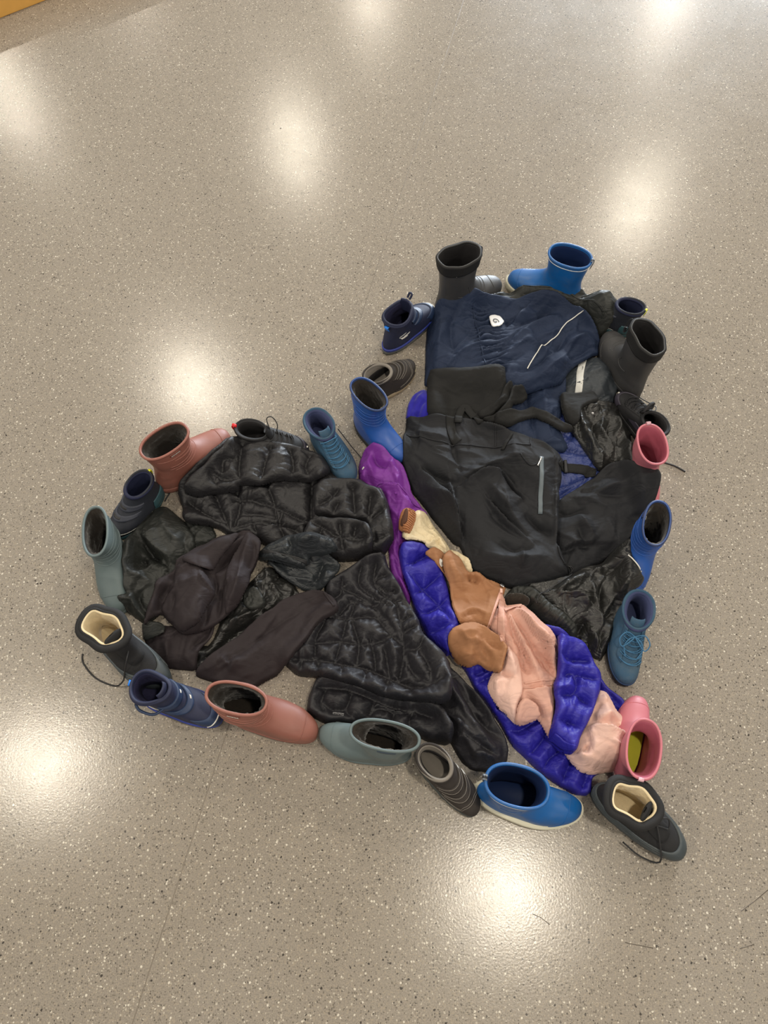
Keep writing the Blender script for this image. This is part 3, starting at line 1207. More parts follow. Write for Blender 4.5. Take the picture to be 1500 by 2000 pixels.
PK = mat('pink_rubber', srgb(192, 112, 124), 0.45, 0.06, 26, 0.05, 220, dirt=srgb(190, 110, 116), dirt_amt=.35)
PKI = mat('pink_boot_inside', srgb(168, 86, 104), 0.6, 0.08, 60, 0.1)
PKS = mat('pale_pink_sole', srgb(214, 176, 168), 0.55, 0.06, 60)
for key, side, lab in (('pinkA', 1, 'pink rubber boot with empty pink inside at the right edge below the black laced shoe'),
                       ('pinkB', 1, 'pink rubber boot with a yellow-green insole beside the pink raincoat sleeve')):
    r, L = rubber_boot(key, side, .125, PK, PKS, PKI, False, lab, 'pair of pink rubber boots', rl=.049, rw=.040, ridges=False)
    L.loop('pull_loop', mat('clear_pink_tab', srgb(214, 170, 180), .3), r, .975, math.pi if key == 'pinkB' else math.pi, up=.010, wd=.011)
    if key == 'pinkB':
        T = np.linspace(0, 2 * math.pi, 24, endpoint=False)
        b = L.S(np.full(24, .14), T, -.008)
        V = np.concatenate([b + [0, 0, .003], b + [0, 0, .006]])
        F = [tuple(range(24, 48)), tuple(range(24))[::-1]] + [(k, (k + 1) % 24, 24 + (k + 1) % 24, 24 + k) for k in range(24)]
        V[:, 2] = np.where(np.arange(48) < 24, .036, .039)
        mesh_obj('insole', V, F, mat('yellow_green_insole', srgb(168, 170, 22), .7), r, False)

CB = mat('black_rubber', srgb(60, 60, 61), 0.5, 0.08, 26, 0.05, 220, dirt=srgb(76, 73, 68), dirt_amt=.4)
CF = mat('black_nylon_collar', srgb(22, 22, 23), 0.8, 0.1, 60, 0.3, 900)
for key, side, lab, hh in (('collarA', -1, 'black rubber boot with drawstring fabric collar at the top left of the heart', .19),
                           ('collarB', 1, 'black rubber boot with drawstring fabric collar at the upper right edge', .18)):
    wob = lambda s, th: np.where(np.asarray(s) > .86, .0012 * np.sin(3 * th) + .0012 * np.sin(7 * th + 1), 0) * 1.0
    r, L = rubber_boot(key, side, hh, CB, BLACKR, DARKIN, False, lab, 'pair of black drawstring boots', rl=.055, rw=.037,
                       rim=False, squash=wob, ridges=False)
    L.shell('fabric_collar', CF, r, .86, .998, 0, 2 * math.pi, .0012, .0016, 9, 56)
    L.ring('collar_hem', CF, r, .985, .0035, -.001)
    for q, s in enumerate((.36, .40)):
        L.line('ridge', CB, r, [(s - .04, -.9), (s, -.4), (s + .01, 0), (s, .4), (s - .04, .9)], .0012, 0)
    L.line('ankle_ridge', CB, r, [(.5, -1.9), (.46, -1.6), (.5, -1.2), (.6, -1.3)], .001, 0)
    L.line('ankle_ridge', CB, r, [(.5, 1.9), (.46, 1.6), (.5, 1.2), (.6, 1.3)], .001, 0)
    a = L.S(np.array(.985), np.array(.15), .003)
    tube('drawcord', [a, a + [.010, .002, -.012], a + [.012, .004, -.040], a + [.008, .006, -.052], a + [.006, 0, -.040], a + [.006, -.003, -.010], a + [-.002, -.002, 0]], .0011, BLACKR, r)
    tube('cord_lock', [a + [.011, .004, -.036], a + [.009, .005, -.050]], .0036, BLACKR, r)

# ---- navy boots with velcro straps and blue heel tab
NV = mat('navy_softshell', srgb(32, 38, 66), 0.65, 0.12, 50, 0.4, 900)
NV2 = mat('navy_blue_panel', srgb(34, 52, 84), 0.5, 0.12, 50, 0.3, 700)
BT = mat('bright_blue_tab', srgb(20, 120, 222), 0.5, 0.05)
GS = mat('grey_sole_rubber', srgb(92, 94, 92), 0.6, 0.1)
RB = mat('royal_midsole', srgb(40, 56, 140), 0.5, 0.1)
for key, side, lab in (('navyA', 1, 'navy boot with blue heel tab standing left of the navy suit'),
                       ('navyB', 1, 'navy boot with open velcro strap and blue heel tab left of the rust boot')):
    r = shoe_root(key, 'winter_boot', lab, 'boot', 'pair of navy boots with blue heel tabs')
    wob = lambda s, th: np.where(np.asarray(s) > .8, .003 * np.sin(3 * th + 1), 0)
    L = Last(boot_rows(.128, .118, rf=.034, rb=-.054, rw=.035), side, bulge=wob)
    L.upper(NV, r, th=.006)
    L.lining(mat('indigo_lining', srgb(34, 34, 66), .85, .15, 80, .3), r, th=.0075)
    L.sole(GS, r, h=.014, out=.004, lug=.0015)
    L.shell('midsole', RB, r, .01, .07, 0, 2 * math.pi, .001, .0025, 5, 60)
    L.ring('padded_collar', NV, r, .965, .0048, -.002)
    L.shell('toe_cap', NV2, r, .07, .30, -1.0, 1.0, .0006, .0014, 8, 24)
    L.line('toe_trim', WHITE, r, [(.12, -.75), (.19, -.4), (.21, 0), (.19, .4), (.12, .75)], .0016, .0016)
    for q, s in enumerate((.50, .66)):
        L.shell('velcro_strap', NV2, r, s, s + .085, -1.25, 1.25, .0015, .0028, 5, 26)
        L.shell('strap_mark', WHITE, r, s + .03, s + .05, .35, .55, .0035, .0018, 3, 5)
    L.shell('logo_mark', WHITE, r, .30, .36, -side * 2.0 - .15, -side * 2.0 + .15, .0006, .001, 3, 6)
    L.line('logo_line', REFL, r, [(.37, -1.75), (.38, -2.1), (.48, -2.2), (.55, -1.8)], .0009, .0005)
    L.line('logo_line', REFL, r, [(.40, -1.7), (.40, -2.0)], .0009, .0005)
    L.line('logo_line', REFL, r, [(.37, 1.75), (.38, 2.1), (.48, 2.2), (.55, 1.8)], .0009, .0005)
    L.loop('heel_tab', BT, r, .93, math.pi, up=.004, wd=.012, out=.007)
    # tongue standing up behind the straps
    a = L.S(np.array(.98), np.array(0.0), -.002)
    tg = []
    V = []
    for i in range(6):
        for j in range(7):
            f = (j - 3) / 3
            z = -.03 + i * .0095
            V.append(a + [-.002 - .006 * (f * f) - .001 * i, f * .020 * (1 - .05 * i * abs(f)), z])
    V = np.array(V)
    V = np.concatenate([V, V + [-.004, 0, 0]])
    F = []
    for i in range(5):
        for j in range(6):
            q = i * 7 + j
            F += [(q, q + 1, q + 8, q + 7), (42 + q, 42 + q + 7, 42 + q + 8, 42 + q + 1)]
    for j in range(6):
        F.append((35 + j, 36 + j, 78 + j, 77 + j))
    for i in range(5):
        q = i * 7
        F += [(q, q + 7, 49 + q, 42 + q), (q + 6, 48 + q, 55 + q, q + 13)]
    mesh_obj('tongue', V, F, NV, r)
    if key == 'navyA':
        tube('pull_loop', [a + [-.004, -.004, .018], a + [.004, -.005, .030], a + [.004, .003, .030], a + [-.002, .004, .018]], .003, NV, r)
    else:
        # the loosened strap curls out past the ankle
        tube('loose_strap', [L.S(np.array(.72), np.array(-1.0), .003), L.S(np.array(.78), np.array(-1.3), .016), L.S(np.array(.84), np.array(-1.8), .012), L.S(np.array(.9), np.array(-2.0), .004)], .003, NV2, r)

# ---- dark boots with teal soles and yellow tab
YT = mat('charcoal_navy_nubuck', srgb(36, 40, 50), 0.7, 0.15, 50, 0.4, 900)
TS = mat('teal_sole_rubber', srgb(50, 84, 92), 0.55, 0.1)
YL = mat('yellow_tab', srgb(222, 222, 30), 0.5, 0.05)
for key, side, lab in (('yelA', 1, 'small charcoal velcro shoe with yellow heel tab and teal sole at upper left'),
                       ('yelB', -1, 'navy winter shoe with yellow heel tab beside the drawstring boot at the upper right')):
    r = shoe_root(key, 'velcro_shoe', lab, 'shoe', 'pair of shoes with yellow heel tabs')
    L = Last(boot_rows(.108, .118, rf=.032, rb=-.056, rw=.034), side)
    L.upper(YT, r, th=.006)
    L.lining(NV, r, th=.006)
    L.sole(TS, r, h=.018, out=.004)
    L.shell('heel_counter', TS, r, .02, .34, math.pi - 1.2, math.pi + 1.2, .0008, .0016, 8, 26)
    L.ring('padded_collar', mat('navy_padding', srgb(24, 30, 62), .75, .1, 60, .4), r, .955, .0055, -.003)
    L.line('toe_rand_edge', REFL, r, [(.07, -1.8), (.13, -1.0), (.20, -.4), (.22, 0), (.20, .4), (.13, 1.0), (.07, 1.8)], .0007, .0004)
    for q, s in enumerate((.42, .60)):
        st = L.shell('velcro_strap', mat('slate_strap', srgb(50, 54, 66), .6, .1, 60, .3), r, s, s + .11, -1.2, 1.25, .0012, .0026, 5, 26)
        L.shell('strap_patch', BLACKR, st, s + .035, s + .075, -.45, .25, .0036, .0008, 4, 8)
    L.loop('heel_tab', YL, r, .95, math.pi, up=.012, wd=.008, out=.004)

# ---- brown-black velcro shoes with grey padded lining
BR = mat('brown_black_suede', srgb(48, 42, 38), 0.8, 0.18, 60, 0.4, 900)
GL = mat('grey_felt_lining', srgb(128, 122, 114), 0.9, 0.08, 60, 0.3, 900)
TAN = mat('tan_sole_rubber', srgb(148, 132, 106), 0.7, 0.1)
DS = mat('dark_grey_sole', srgb(64, 68, 66), 0.65, 0.1)
SCUFF = mat('scuffed_toe', srgb(172, 160, 132), .7, .2, 100)
for key, side, lab, slm in (('brownA', -1, 'dark brown velcro shoe with grey padded lining left of the notch boot', TAN),
                            ('brownB', 1, 'dark brown velcro shoe with grey padded lining at the lower edge by the azure boot', DS)):
    r = shoe_root(key, 'velcro_shoe', lab, 'shoe', 'pair of dark brown velcro shoes')
    L = Last(boot_rows(.092, .104, rf=.036, rb=-.056, rw=.035), side)
    L.upper(BR, r, th=.006)
    L.lining(GL, r, th=.006, s0=.25)
    L.lining(DARKIN, r, th=.0085, s0=.2, s1=.74, name='shaded_footbed')  # dark layer over the grey lining: shade inside the shoe put into colour
    L.ring('padded_collar', GL, r, .965, .0050, -.003)
    L.ring('collar_edge', BR, r, .94, .0024, .001)
    L.sole(slm, r, h=.014, out=.0035, lug=.002)
    L.shell('toe_rand', DS if slm is DS else BR, r, .0, .07, -1.6, 1.6, .0006, .0018, 4, 30)
    L.shell('scuff', SCUFF, r, .10, .155, side * .45 - .22, side * .45 + .22, .0003, .0006, 4, 8)
    for q, s in enumerate((.46, .62)):
        st = L.shell('velcro_strap', BR, r, s, s + .10, -1.25, 1.3, .0012, .0028, 5, 26)
        for e in (s + .015, s + .085):
            L.line('stitching', GL, st, [(e, -1.15), (e, -.5), (e, .5), (e, 1.15)], .0005, .0042)
        L.shell('strap_end', REFL, st, s + .02, s + .08, 1.05, 1.22, .0038, .0008, 3, 5)
    for dz in (0, .03):
        L.line('stitching', GL, r, [(.12 + dz, -1.5), (.22 + dz, -.9), (.34 + dz, -.5), (.37 + dz, 0), (.34 + dz, .5), (.22 + dz, .9), (.12 + dz, 1.5)], .0005, .0004)
    L.line('stitching', GL, r, [(.08, 1.2), (.3, 1.4), (.5, 1.5)], .0005, .0004)
    L.loop('heel_tab', REFL, r, .9, math.pi, up=.006, wd=.006, out=.003)
    L.shell('reflector', REFL, r, .60, .84, math.pi - .55, math.pi - .42, .0006, .001, 6, 4)
    L.shell('reflector', REFL, r, .60, .84, math.pi + .42, math.pi + .55, .0006, .001, 6, 4)

# ---- black hiking shoes with red tab
BK = mat('black_hiking_mesh', srgb(30, 30, 33), 0.7, 0.15, 60, 0.5, 700)
BK2 = mat('grey_violet_overlay', srgb(58, 54, 66), 0.55, 0.12, 60, 0.2)
RED = mat('red_webbing', srgb(206, 22, 26), 0.55, 0.1)
for key, side, lab in (('redA', 1, 'black hiking shoe with red heel tab behind the left puffer jacket'),
                       ('redB', -1, 'black hiking shoe with padded tongue above the upper pink boot')):
    r = shoe_root(key, 'hiking_shoe', lab, 'shoe', 'pair of black hiking shoes')
    L = Last(low_rows(.082, .092, rf=.030, rb=-.060, rw=.034), side)
    L.upper(BK, r, th=.006)
    L.lining(DARKIN, r, th=.008)
    L.ring('padded_collar', BK, r, .955, .0052, -.003)
    L.sole(BLACKR, r, h=.020, out=.0035, lug=.0015)
    L.shell('toe_cap', BK2, r, .06, .26, -.9, .9, .0006, .0016, 8, 24)
    for sg in (-1, 1):
        L.shell('side_overlay', BK2, r, .20, .55, sg * 1.7 - .25, sg * 1.7 + .25, .0005, .0012, 8, 8)
        L.shell('eyelet_band', BK, r, .42, .92, sg * .62 - .16, sg * .62 + .16, .001, .0016, 10, 6)
    q = L.S(np.array(.2), np.array(0.12), .0022)
    V, F = tube_data([tuple(q), tuple(q + [0, 0, .0012])], .0028, 14)
    mesh_obj('white_stud', V, F, WHITE, r)
    lace_pair(L, BK, r, (.44, .53, .62, .71, .80), .62, .0013, .0028)
    a = L.S(np.array(.97), np.array(0.0), .002)
    for k2 in range(1):
        tube('tongue', [a + [.012, 0, -.024], a + [.004, 0, -.004], a + [-.002, 0, .014], a + [-.006, 0, .022]], [.014, .0135, .0125, .008] and .012, BK, r, n=12, flat=.45, smooth_n=4)
    if key == 'redA':
        L.loop('heel_tab', RED, r, .96, math.pi, up=.012, wd=.009, out=.006)
        tube('loose_lace', [a + [.004, .004, .01], a + [-.004, .016, .045], a + [.010, .020, .052], a + [.022, .016, .028], a + [.018, .01, 0]], .0013, BK, r)
    else:
        tube('pull_loop', [a + [-.002, -.014, .004], a + [.002, -.020, .022], a + [-.004, 0, .036], a + [-.010, .018, .022], a + [-.004, .014, .004]], .0042, BK, r, flat=.6)
        tube('loose_lace', [(.02, -.02, .085), (.05, -.05, .05), (.11, -.055, .006), (.15, -.05, .002), (.155, .0, .002)], .0013, BK, r)

# ---- petrol blue lace-up boots
LB = mat('petrol_nubuck', srgb(44, 78, 104), 0.75, 0.15, 40, 0.4, 900, dirt=srgb(96, 104, 98), dirt_amt=.45)
LC = mat('blue_lace_cord', srgb(54, 104, 140), 0.7, 0.1)
LI = mat('slate_indigo_padding', srgb(52, 60, 96), 0.85, 0.1, 60, 0.4)
for key, side, lab in (('laceA', 1, 'petrol blue lace-up boot left of the notch between the two lobes'),
                       ('laceB', -1, 'petrol blue lace-up boot with tied bow on the lower right edge')):
    r = shoe_root(key, 'lace_up_boot', lab, 'boot', 'pair of petrol blue lace-up boots')
    L = Last(low_rows(.092, .104, rf=.030, rb=-.060, rw=.037), side)
    L.upper(LB, r, th=.006)
    L.lining(LI, r, th=.008)
    L.ring('padded_collar', LI, r, .955, .0055, -.003)
    L.sole(BLACKR if key == 'laceB' else GS, r, h=.016, out=.0035)
    L.shell('toe_rand', mat('petrol_rand', srgb(30, 62, 100), .5, .1), r, .0, .09, -1.7, 1.7, .0005, .0014, 5, 34)
    for sg in (-1, 1):
        L.shell('eyelet_band', LB, r, .36, .92, sg * .66 - .2, sg * .66 + .16, .001, .0018, 12, 7)
    a = L.S(np.array(.97), np.array(0.0), .002)
    V = []
    for i in range(6):
        for j in range(7):
            f = (j - 3) / 3
            V.append(a + [.014 - .0065 * i - .005 * f * f, f * (.019 - .001 * i * abs(f)), -.030 + i * .0088])
    V = np.array(V)
    V = np.concatenate([V, V + [-.004, 0, -.001]])
    F = []
    for i in range(5):
        for j in range(6):
            q = i * 7 + j
            F += [(q, q + 1, q + 8, q + 7), (42 + q, 42 + q + 7, 42 + q + 8, 42 + q + 1)]
    for j in range(6):
        F.append((35 + j, 36 + j, 78 + j, 77 + j))
    for i in range(5):
        q = i * 7
        F += [(q, q + 7, 49 + q, 42 + q), (q + 6, 48 + q, 55 + q, q + 13)]
    mesh_obj('tongue', V, F, LB, r)
    lace_pair(L, LC, r, (.40, .48, .56, .64, .72, .80), .66, .0011, .0032)
    if key == 'laceB':
        bow(L, LC, r, .84, .0014, .032, seed=3)
    else:
        tube('loose_lace', [L.S(np.array(.9), np.array(.6), .003), L.S(np.array(.97), np.array(.3), .010), L.S(np.array(.99), np.array(-.3), .010), L.S(np.array(.86), np.array(-.75), .004)], .0014, LC, r)
        tube('loose_lace', [(.02, .032, .090), (.05, .050, .03), (.08, .060, .003), (.14, .060, .002)], .0012, BLACKR, r)

# ---- black winter boots with cream fleece lining
FB = mat('black_quilted_nylon', srgb(28, 28, 30), 0.8, 0.15, 60, 0.5, 700)
FS = mat('grey_green_shell', srgb(60, 68, 72), 0.5, 0.12, 50, 0.2, dirt=srgb(84, 84, 78), dirt_amt=.4)
FC = mat('cream_fleece', srgb(226, 208, 170), 0.95, 0.08, 200, 0.6, 400, sheen=.4)
for key, side, lab in (('fleeceA', -1, 'black winter boot with cream fleece lining and trailing lace at the left'),
                       ('fleeceB', 1, 'black winter boot with cream fleece lining and grey toe at the bottom right')):
    r = shoe_root(key, 'winter_boot', lab, 'boot', 'pair of black fleece-lined winter boots')
    hh = SH[key]['h']
    wob = lambda s, th: np.where(np.asarray(s) > .6, (np.asarray(s) - .6) * .012 * np.sin(2 * th + .6) + (np.asarray(s) - .6) * .006 * np.sin(5 * th), 0)
    L = Last(boot_rows(hh - .008, hh + .008, rf=.040, rb=-.050, rw=.037), side, bulge=wob)
    L.upper(FB, r, th=.007)
    L.lining(FC, r, th=.0075, rough=.002, s0=.2, s1=1.0)
    L.ring('collar_roll', FB, r, .965, .0085, .002)
    L.ring('fleece_edge', FC, r, .99, .0032, -.0065)
    L.sole(FS, r, h=.018, out=.004, lug=.001)
    L.shell('rubber_shell', FS, r, .0, .30, 0, 2 * math.pi, .0006, .002, 10, 60)
    for s in (.10, .17, .24):
        L.line('shell_ridge', FS, r, [(s, .8), (s, 1.4), (s, 2.0), (s, 2.6), (s, math.pi), (s, 3.7), (s, 4.3), (s, 4.9), (s, 5.4)], .0013, .0024)
    tg = L.shell('tongue_flap', FB, r, .45, .97, -.5, .5, .002, .003, 10, 10)
    a = L.S(np.array(.97), np.array(0.0), 0)
    tube('tongue', [a + [-.006, 0, -.045], a + [-.014, 0, -.015], a + [-.020, 0, .004], a + [-.024, 0, .010]], [.022] * 8 + [.021, .020, .018, .016, .006], FB, r, n=14, flat=.28)
    a = L.S(np.array(.66), np.array(0.0), .005)
    if key == 'fleeceB':
        tube('lace', [a + [-.006, .01, .01], a + [.012, .022, 0], a + [.022, .010, -.012], a + [.010, .004, -.006], a + [-.002, -.002, .006]], .0016, BLACKR, r)
        tube('lace', [a + [-.004, .0, .008], a + [.018, -.020, -.010], (.10, -.044, .030), (.07, -.052, .012), (.03, -.050, .02)], .0016, BLACKR, r)
    else:
        tube('lace', [a, a + [.012, -.02, -.008], (.06, -.046, .03)], .0016, BLACKR, r)
        tube('trailing_lace', [(.06, -.046, .03), (.045, -.066, .003), (.0, -.082, .002), (-.045, -.078, .002), (-.062, -.066, .002)], .0017, BLACKR, r)

for k in ('tealA', 'royalA', 'royalB', 'pinkA', 'rustA', 'collarA', 'azureA', 'yelB'):
    foot_to_heightmap(k)
HMS = blur(FEET, 7, 2)
# the single lace that trails out behind the upper pink boot
la = empty('shoe_lace', (*P(1300, 905), 0), 'thin black lace lying on the floor right of the upper pink boot', 'lace')
q = [P(*t) for t in [(1285, 900), (1300, 905), (1318, 911), (1338, 922)]]
tube('cord', [(a - la.location[0], b - la.location[1], .0018) for a, b in q], .0018, BLACKR, la)
lb = empty('shoe_lace', (*P(330, 965), 0), 'short black lace on the floor between rust boot and yellow-tab shoe', 'lace')
q = [P(*t) for t in [(322, 980), (331, 965), (342, 952), (362, 948)]]
tube('cord', [(a - lb.location[0], b - lb.location[1], .0018) for a, b in q], .0016, BLACKR, lb)

# ------------------------------------------------------------------ garments
def garment(name, at, label, cat):
    x, y = P(*at)
    return empty(name, (x, y, 0), label, cat)


NAVY = mat('navy_softshell_cloth', srgb(26, 39, 64), 0.72, 0.12, 14, 0.35, 1100, spec=.35, crease=0.22, csize=18)
OLIVE = mat('dark_grey_rainwear', srgb(36, 38, 36), 0.55, 0.12, 14, 0.12, 700, spec=.45, crease=0.25, csize=20)
GLOSS = mat('black_coated_rainwear', srgb(32, 32, 31), 0.42, 0.14, 14, 0.10, 500, spec=.6, crease=0.35, csize=20)
SLATE = mat('slate_rainwear', srgb(46, 52, 58), 0.55, 0.1, 14, 0.12, 700, crease=0.25, csize=18)
BLACKC = mat('black_ski_cloth', srgb(25, 26, 30), 0.72, 0.10, 14, 0.3, 1200, spec=.35, crease=0.18, csize=14)
BIB = mat('charcoal_bib_cloth', srgb(30, 30, 30), 0.8, 0.08, 30, 0.4, 1200, spec=.3, crease=0.1, csize=16)
PUFF = mat('black_nylon_puffer', srgb(27, 26, 29), 0.54, 0.12, 20, 0.10, 800, spec=.5, crease=0.16, csize=34)
PUFF2 = mat('charcoal_nylon_puffer', srgb(29, 28, 33), 0.58, 0.12, 20, 0.10, 800, spec=.48, crease=0.14, csize=32)
LEAD = mat('lead_grey_nylon', srgb(37, 41, 45), 0.48, 0.12, 20, 0.10, 800, spec=.5, crease=0.3, csize=28)
BROWNB = mat('brown_black_softshell', srgb(40, 33, 36), 0.75, 0.08, 14, 0.35, 1200, spec=.35, crease=0.15, csize=15)
PURP = mat('purple_rainwear', srgb(116, 46, 142), 0.55, 0.08, 16, 0.2, 900, spec=.4, crease=0.22, csize=20)
COB = mat('cobalt_nylon_puffer', srgb(38, 33, 146), 0.52, 0.10, 20, 0.10, 800, spec=.45, crease=0.18, csize=34)
SBLUE = mat('slate_blue_nylon', srgb(42, 56, 112), 0.45, 0.10, 20, 0.10, 800, crease=0.3, csize=26)
PINKC = mat('dusty_pink_cloth', srgb(206, 160, 144), 0.72, 0.06, 18, 0.25, 1000, spec=.3, crease=0.22, csize=20)
PINKL = mat('pale_pink_cloth', srgb(222, 184, 170), 0.72, 0.06, 18, 0.25, 1000, spec=.3, crease=0.22, csize=20)
TANC = mat('caramel_brown_cloth', srgb(150, 106, 74), 0.7, 0.07, 18, 0.25, 1000, spec=.3, crease=0.18, csize=18)
CRM = mat('cream_satin_lining', srgb(214, 198, 164), 0.5, 0.06, 18, 0.15, 900, spec=.4, crease=0.25, csize=30)
CUFFM = mat('ribbed_caramel_cuff', srgb(160, 106, 68), 0.8, 0.1, 60, 0.4, 900)
ZIPM = mat('grey_coated_zip', srgb(88, 98, 104), 0.5, 0.08, 60, 0.1)
SILV = mat('bright_metal', srgb(200, 200, 200), 0.3, 0.05, 60, 0.0, metal=.9)

# ===== right lobe =====
g = garment('rain_trousers', (1080, 600), 'dark grey rain trousers bunched below the azure boot at the top right', 'trousers')
cloth('fabric', g, OLIVE, C('c2', '-158,620 -60,590 20,555 150,525 230,545 400,555 600,555 720,545 805,560 880,610 915,680 900,790 830,880 770,880 700,800 560,760 400,720 150,720 -80,690'),
      .036, .032, (4, 60, 20, 2.5),
      [('r', 8, 22, C('c2', '-60,600 200,520 500,580 760,660 850,800')), ('v', 9, 12, C('c2', '400,520 600,560 760,560 850,540')),
       ('v', 8, 12, C('c2', '560,640 700,720 760,820')), ('r', 7, 16, C('c2', '640,530 800,580 890,680'))])
strip('seam_tape', g, OLIVE, C('c2', '60,520 300,535 560,560 760,650 820,760'), .004, .0010, .0005)

g = garment('quilted_jacket', (1100, 880), 'slate blue quilted jacket glimpsed between the black trousers and the glossy rainwear', 'jacket')
cloth('fabric', g, SBLUE, C('c3', '560,240 800,120 930,100 1050,280 1130,400 1180,440 1000,600 860,680 700,500 600,400'), .022, .02, (3, 40, 30, 2),
      seams=[C('c3', '900,340 960,280 1040,200'), C('c3', '860,250 940,330 1040,360'), C('c3', '700,300 800,260 880,220'), C('c3', '880,620 960,560 1060,500'), C('c3', '880,560 1000,520 1120,450')], seam_d=.008)

g = garment('cobalt_fleece', (818, 790), 'small bright cobalt fleece corner peeking out left of the charcoal bib', 'clothing')
cloth('fabric', g, mat('cobalt_fleece_cloth', srgb(34, 28, 150), 0.9, .08, 30, .5, 900, sheen=.4), C('c1', '390,1570 405,1450 450,1370 520,1335 600,1350 700,1400 700,1600'), .032, .022, (4, 35, 70, 1.5),
      [('v', 7, 7, C('c1', '480,1540 500,1460 545,1400'))])

g = garment('rain_trousers', (1150, 740), 'slate rain trouser leg with a broad white reflective stripe at the right', 'trousers')
cloth('fabric', g, SLATE, C('c2', '640,1110 740,1070 870,1075 920,1140 955,1250 945,1330 910,1450 800,1470 640,1450 480,1370 480,1250 560,1160'),
      .040, .03, (4, 55, 60, 2), [('r', 5, 20, C('c2', '700,1200 800,1180 900,1230')), ('v', 7, 10, C('c2', '760,1400 860,1340 940,1300')), ('r', 6, 12, C('c2', '780,1440 860,1380 940,1340'))])
strip('reflective_stripe', g, REFL, C('c2', '660,1100 640,1180 632,1260 622,1375'), .0165, .0008, .0006)

g = garment('snow_suit', (980, 680), 'navy snow suit with white piping and gathered waist spread over the top of the heart', 'snow suit')
cloth('leg', g, NAVY, C('px', '1000,700 1100,705 1105,760 1095,800 1090,830 1110,880 1060,880 1000,850 940,800 950,740'), .024, .02, (3, 50, 70, 3),
      [('r', 7, 16, C('px', '1080,720 1060,780 1070,850')), ('v', 8, 10, C('px', '1040,720 1030,780 1050,860'))])
cloth('body', g, NAVY, C('c1', '545,1300 556,1150 552,1000 560,830 600,740 660,620 760,550 870,505 960,545 1060,610 1160,600') +
      C('c2', '50,600 120,610 220,590 330,565 430,575 520,640 640,700 740,830 815,950 790,1030 700,1080 600,1130 520,1220 480,1280 300,1330 60,1350') + C('c1', '1000,1350'),
      .038, .030, (4, 75, 35, 2.6),
      [('r', 12, 26, C('px', '862,600 858,660 850,720')), ('v', 9, 14, C('px', '905,575 880,640 890,700')),
       ('r', 12, 20, C('px', '990,680 1040,640 1100,610')), ('v', 12, 14, C('px', '980,610 1010,635 1050,620 1090,590')),
       ('s', 9, 20, C('px', '1035,590 1010,618 990,640')), ('r', 10, 15, C('px', '1000,690 1025,672 1055,680 1075,710')),
       ('v', 11, 12, C('px', '990,725 1040,715 1080,690 1110,650')), ('r', 10, 18, C('px', '1010,745 1060,730 1120,690')),
       ('r', 9, 14, C('px', '1095,680 1125,665 1160,640')), ('v', 8, 9, C('px', '1105,700 1130,690 1160,670')),
       ('r', 8, 12, C('px', '870,720 900,690 945,670')), ('r', 7, 14, C('px', '920,600 880,625 862,650')),
       ('v', 7, 9, C('px', '965,720 1000,700 1025,690')), ('v', 9, 9, C('px', '1048,700 1052,680 1075,668'))],
      gather=(C('px', '938,596 946,640 958,680 975,720'), .0150, .017, .032))
cord('piping', g, WHITE, C('c2', '656,716 560,760 500,830 440,910 350,960 300,1010 260,1080 212,1156'), .0014, .0012)
strip('waist_elastic_seam', g, NAVY, C('c1', '935,640 950,760 975,880 1000,1000 1040,1140'), .003, .0016, .0005)
lg = cloth('logo_patch', g, mat('logo_white', srgb(222, 222, 222), .5, .03), C('c1', '1062,750 1100,738 1150,752 1180,790 1150,825 1090,836 1072,800'), .0016, .002, None, smooth_outline=1)


def glyph(name, body, m, parent, at, size, rot, lift=.003, shear=0.0):
    cu = bpy.data.curves.new(name, 'FONT')
    cu.body = body
    cu.size = size
    cu.extrude = 0.0003
    cu.shear = shear
    cu.align_x = 'CENTER'
    cu.align_y = 'CENTER'
    tmp = bpy.data.objects.new(name, cu)
    me = bpy.data.meshes.new_from_object(tmp)
    bpy.data.objects.remove(tmp)
    me.materials.clear()
    me.materials.append(m)
    o = bpy.data.objects.new(name, me)
    COL.objects.link(o)
    x, y = PW(*at)
    c_, s_ = math.cos(rot), math.sin(rot)
    for v in me.vertices:       # lay each point of the print on the cloth under it
        X_ = x + v.co.x * c_ - v.co.y * s_
        Y_ = y + v.co.x * s_ + v.co.y * c_
        v.co = (X_ - parent.location.x, Y_ - parent.location.y, hm_at(X_, Y_) + lift * .3 + v.co.z)
    o.parent = parent
    return o


glyph('logo', 'G', mat('logo_black', (.008, .008, .01), .5), g, (967, 628), .020, math.radians(-62), shear=.2)

g = garment('rain_jacket', (1165, 840), 'glossy black rain jacket crumpled left of the black laced shoe', 'jacket')
cloth('fabric', g, GLOSS, C('c2', '470,1375 600,1380 740,1360 790,1440 880,1450 975,1480 1000,1600 1060,1700 1090,1880 1080,1990 860,1960 800,2010 740,1930 640,1750 560,1650 490,1500'),
      .028, .022, (5, 60, 65, 2.4),
      [('s', 10, 14, C('c2', '800,1460 700,1480 660,1490')), ('r', 10, 9, C('c2', '640,1500 640,1600 720,1750 760,1900')), ('v', 10, 7, C('c2', '600,1500 640,1650 700,1780')),
       ('r', 12, 9, C('c2', '840,1580 800,1680 860,1760 900,1860')), ('r', 10, 8, C('c2', '940,1540 960,1650 920,1720')), ('v', 11, 6, C('c2', '880,1600 850,1700 920,1800')),
       ('r', 9, 8, C('c2', '980,1640 1010,1760 1020,1900')), ('v', 8, 6, C('c2', '760,1560 740,1650 800,1800 880,1900'))])
cloth('hem_flap', g, BIB, C('c2', '475,1372 600,1380 740,1358 785,1438 700,1470 640,1500 620,1620 560,1640 500,1500'), .008, .008, (2, 30, 0, 2))
bpts = PW(*C('c2', '740,1530')[0])
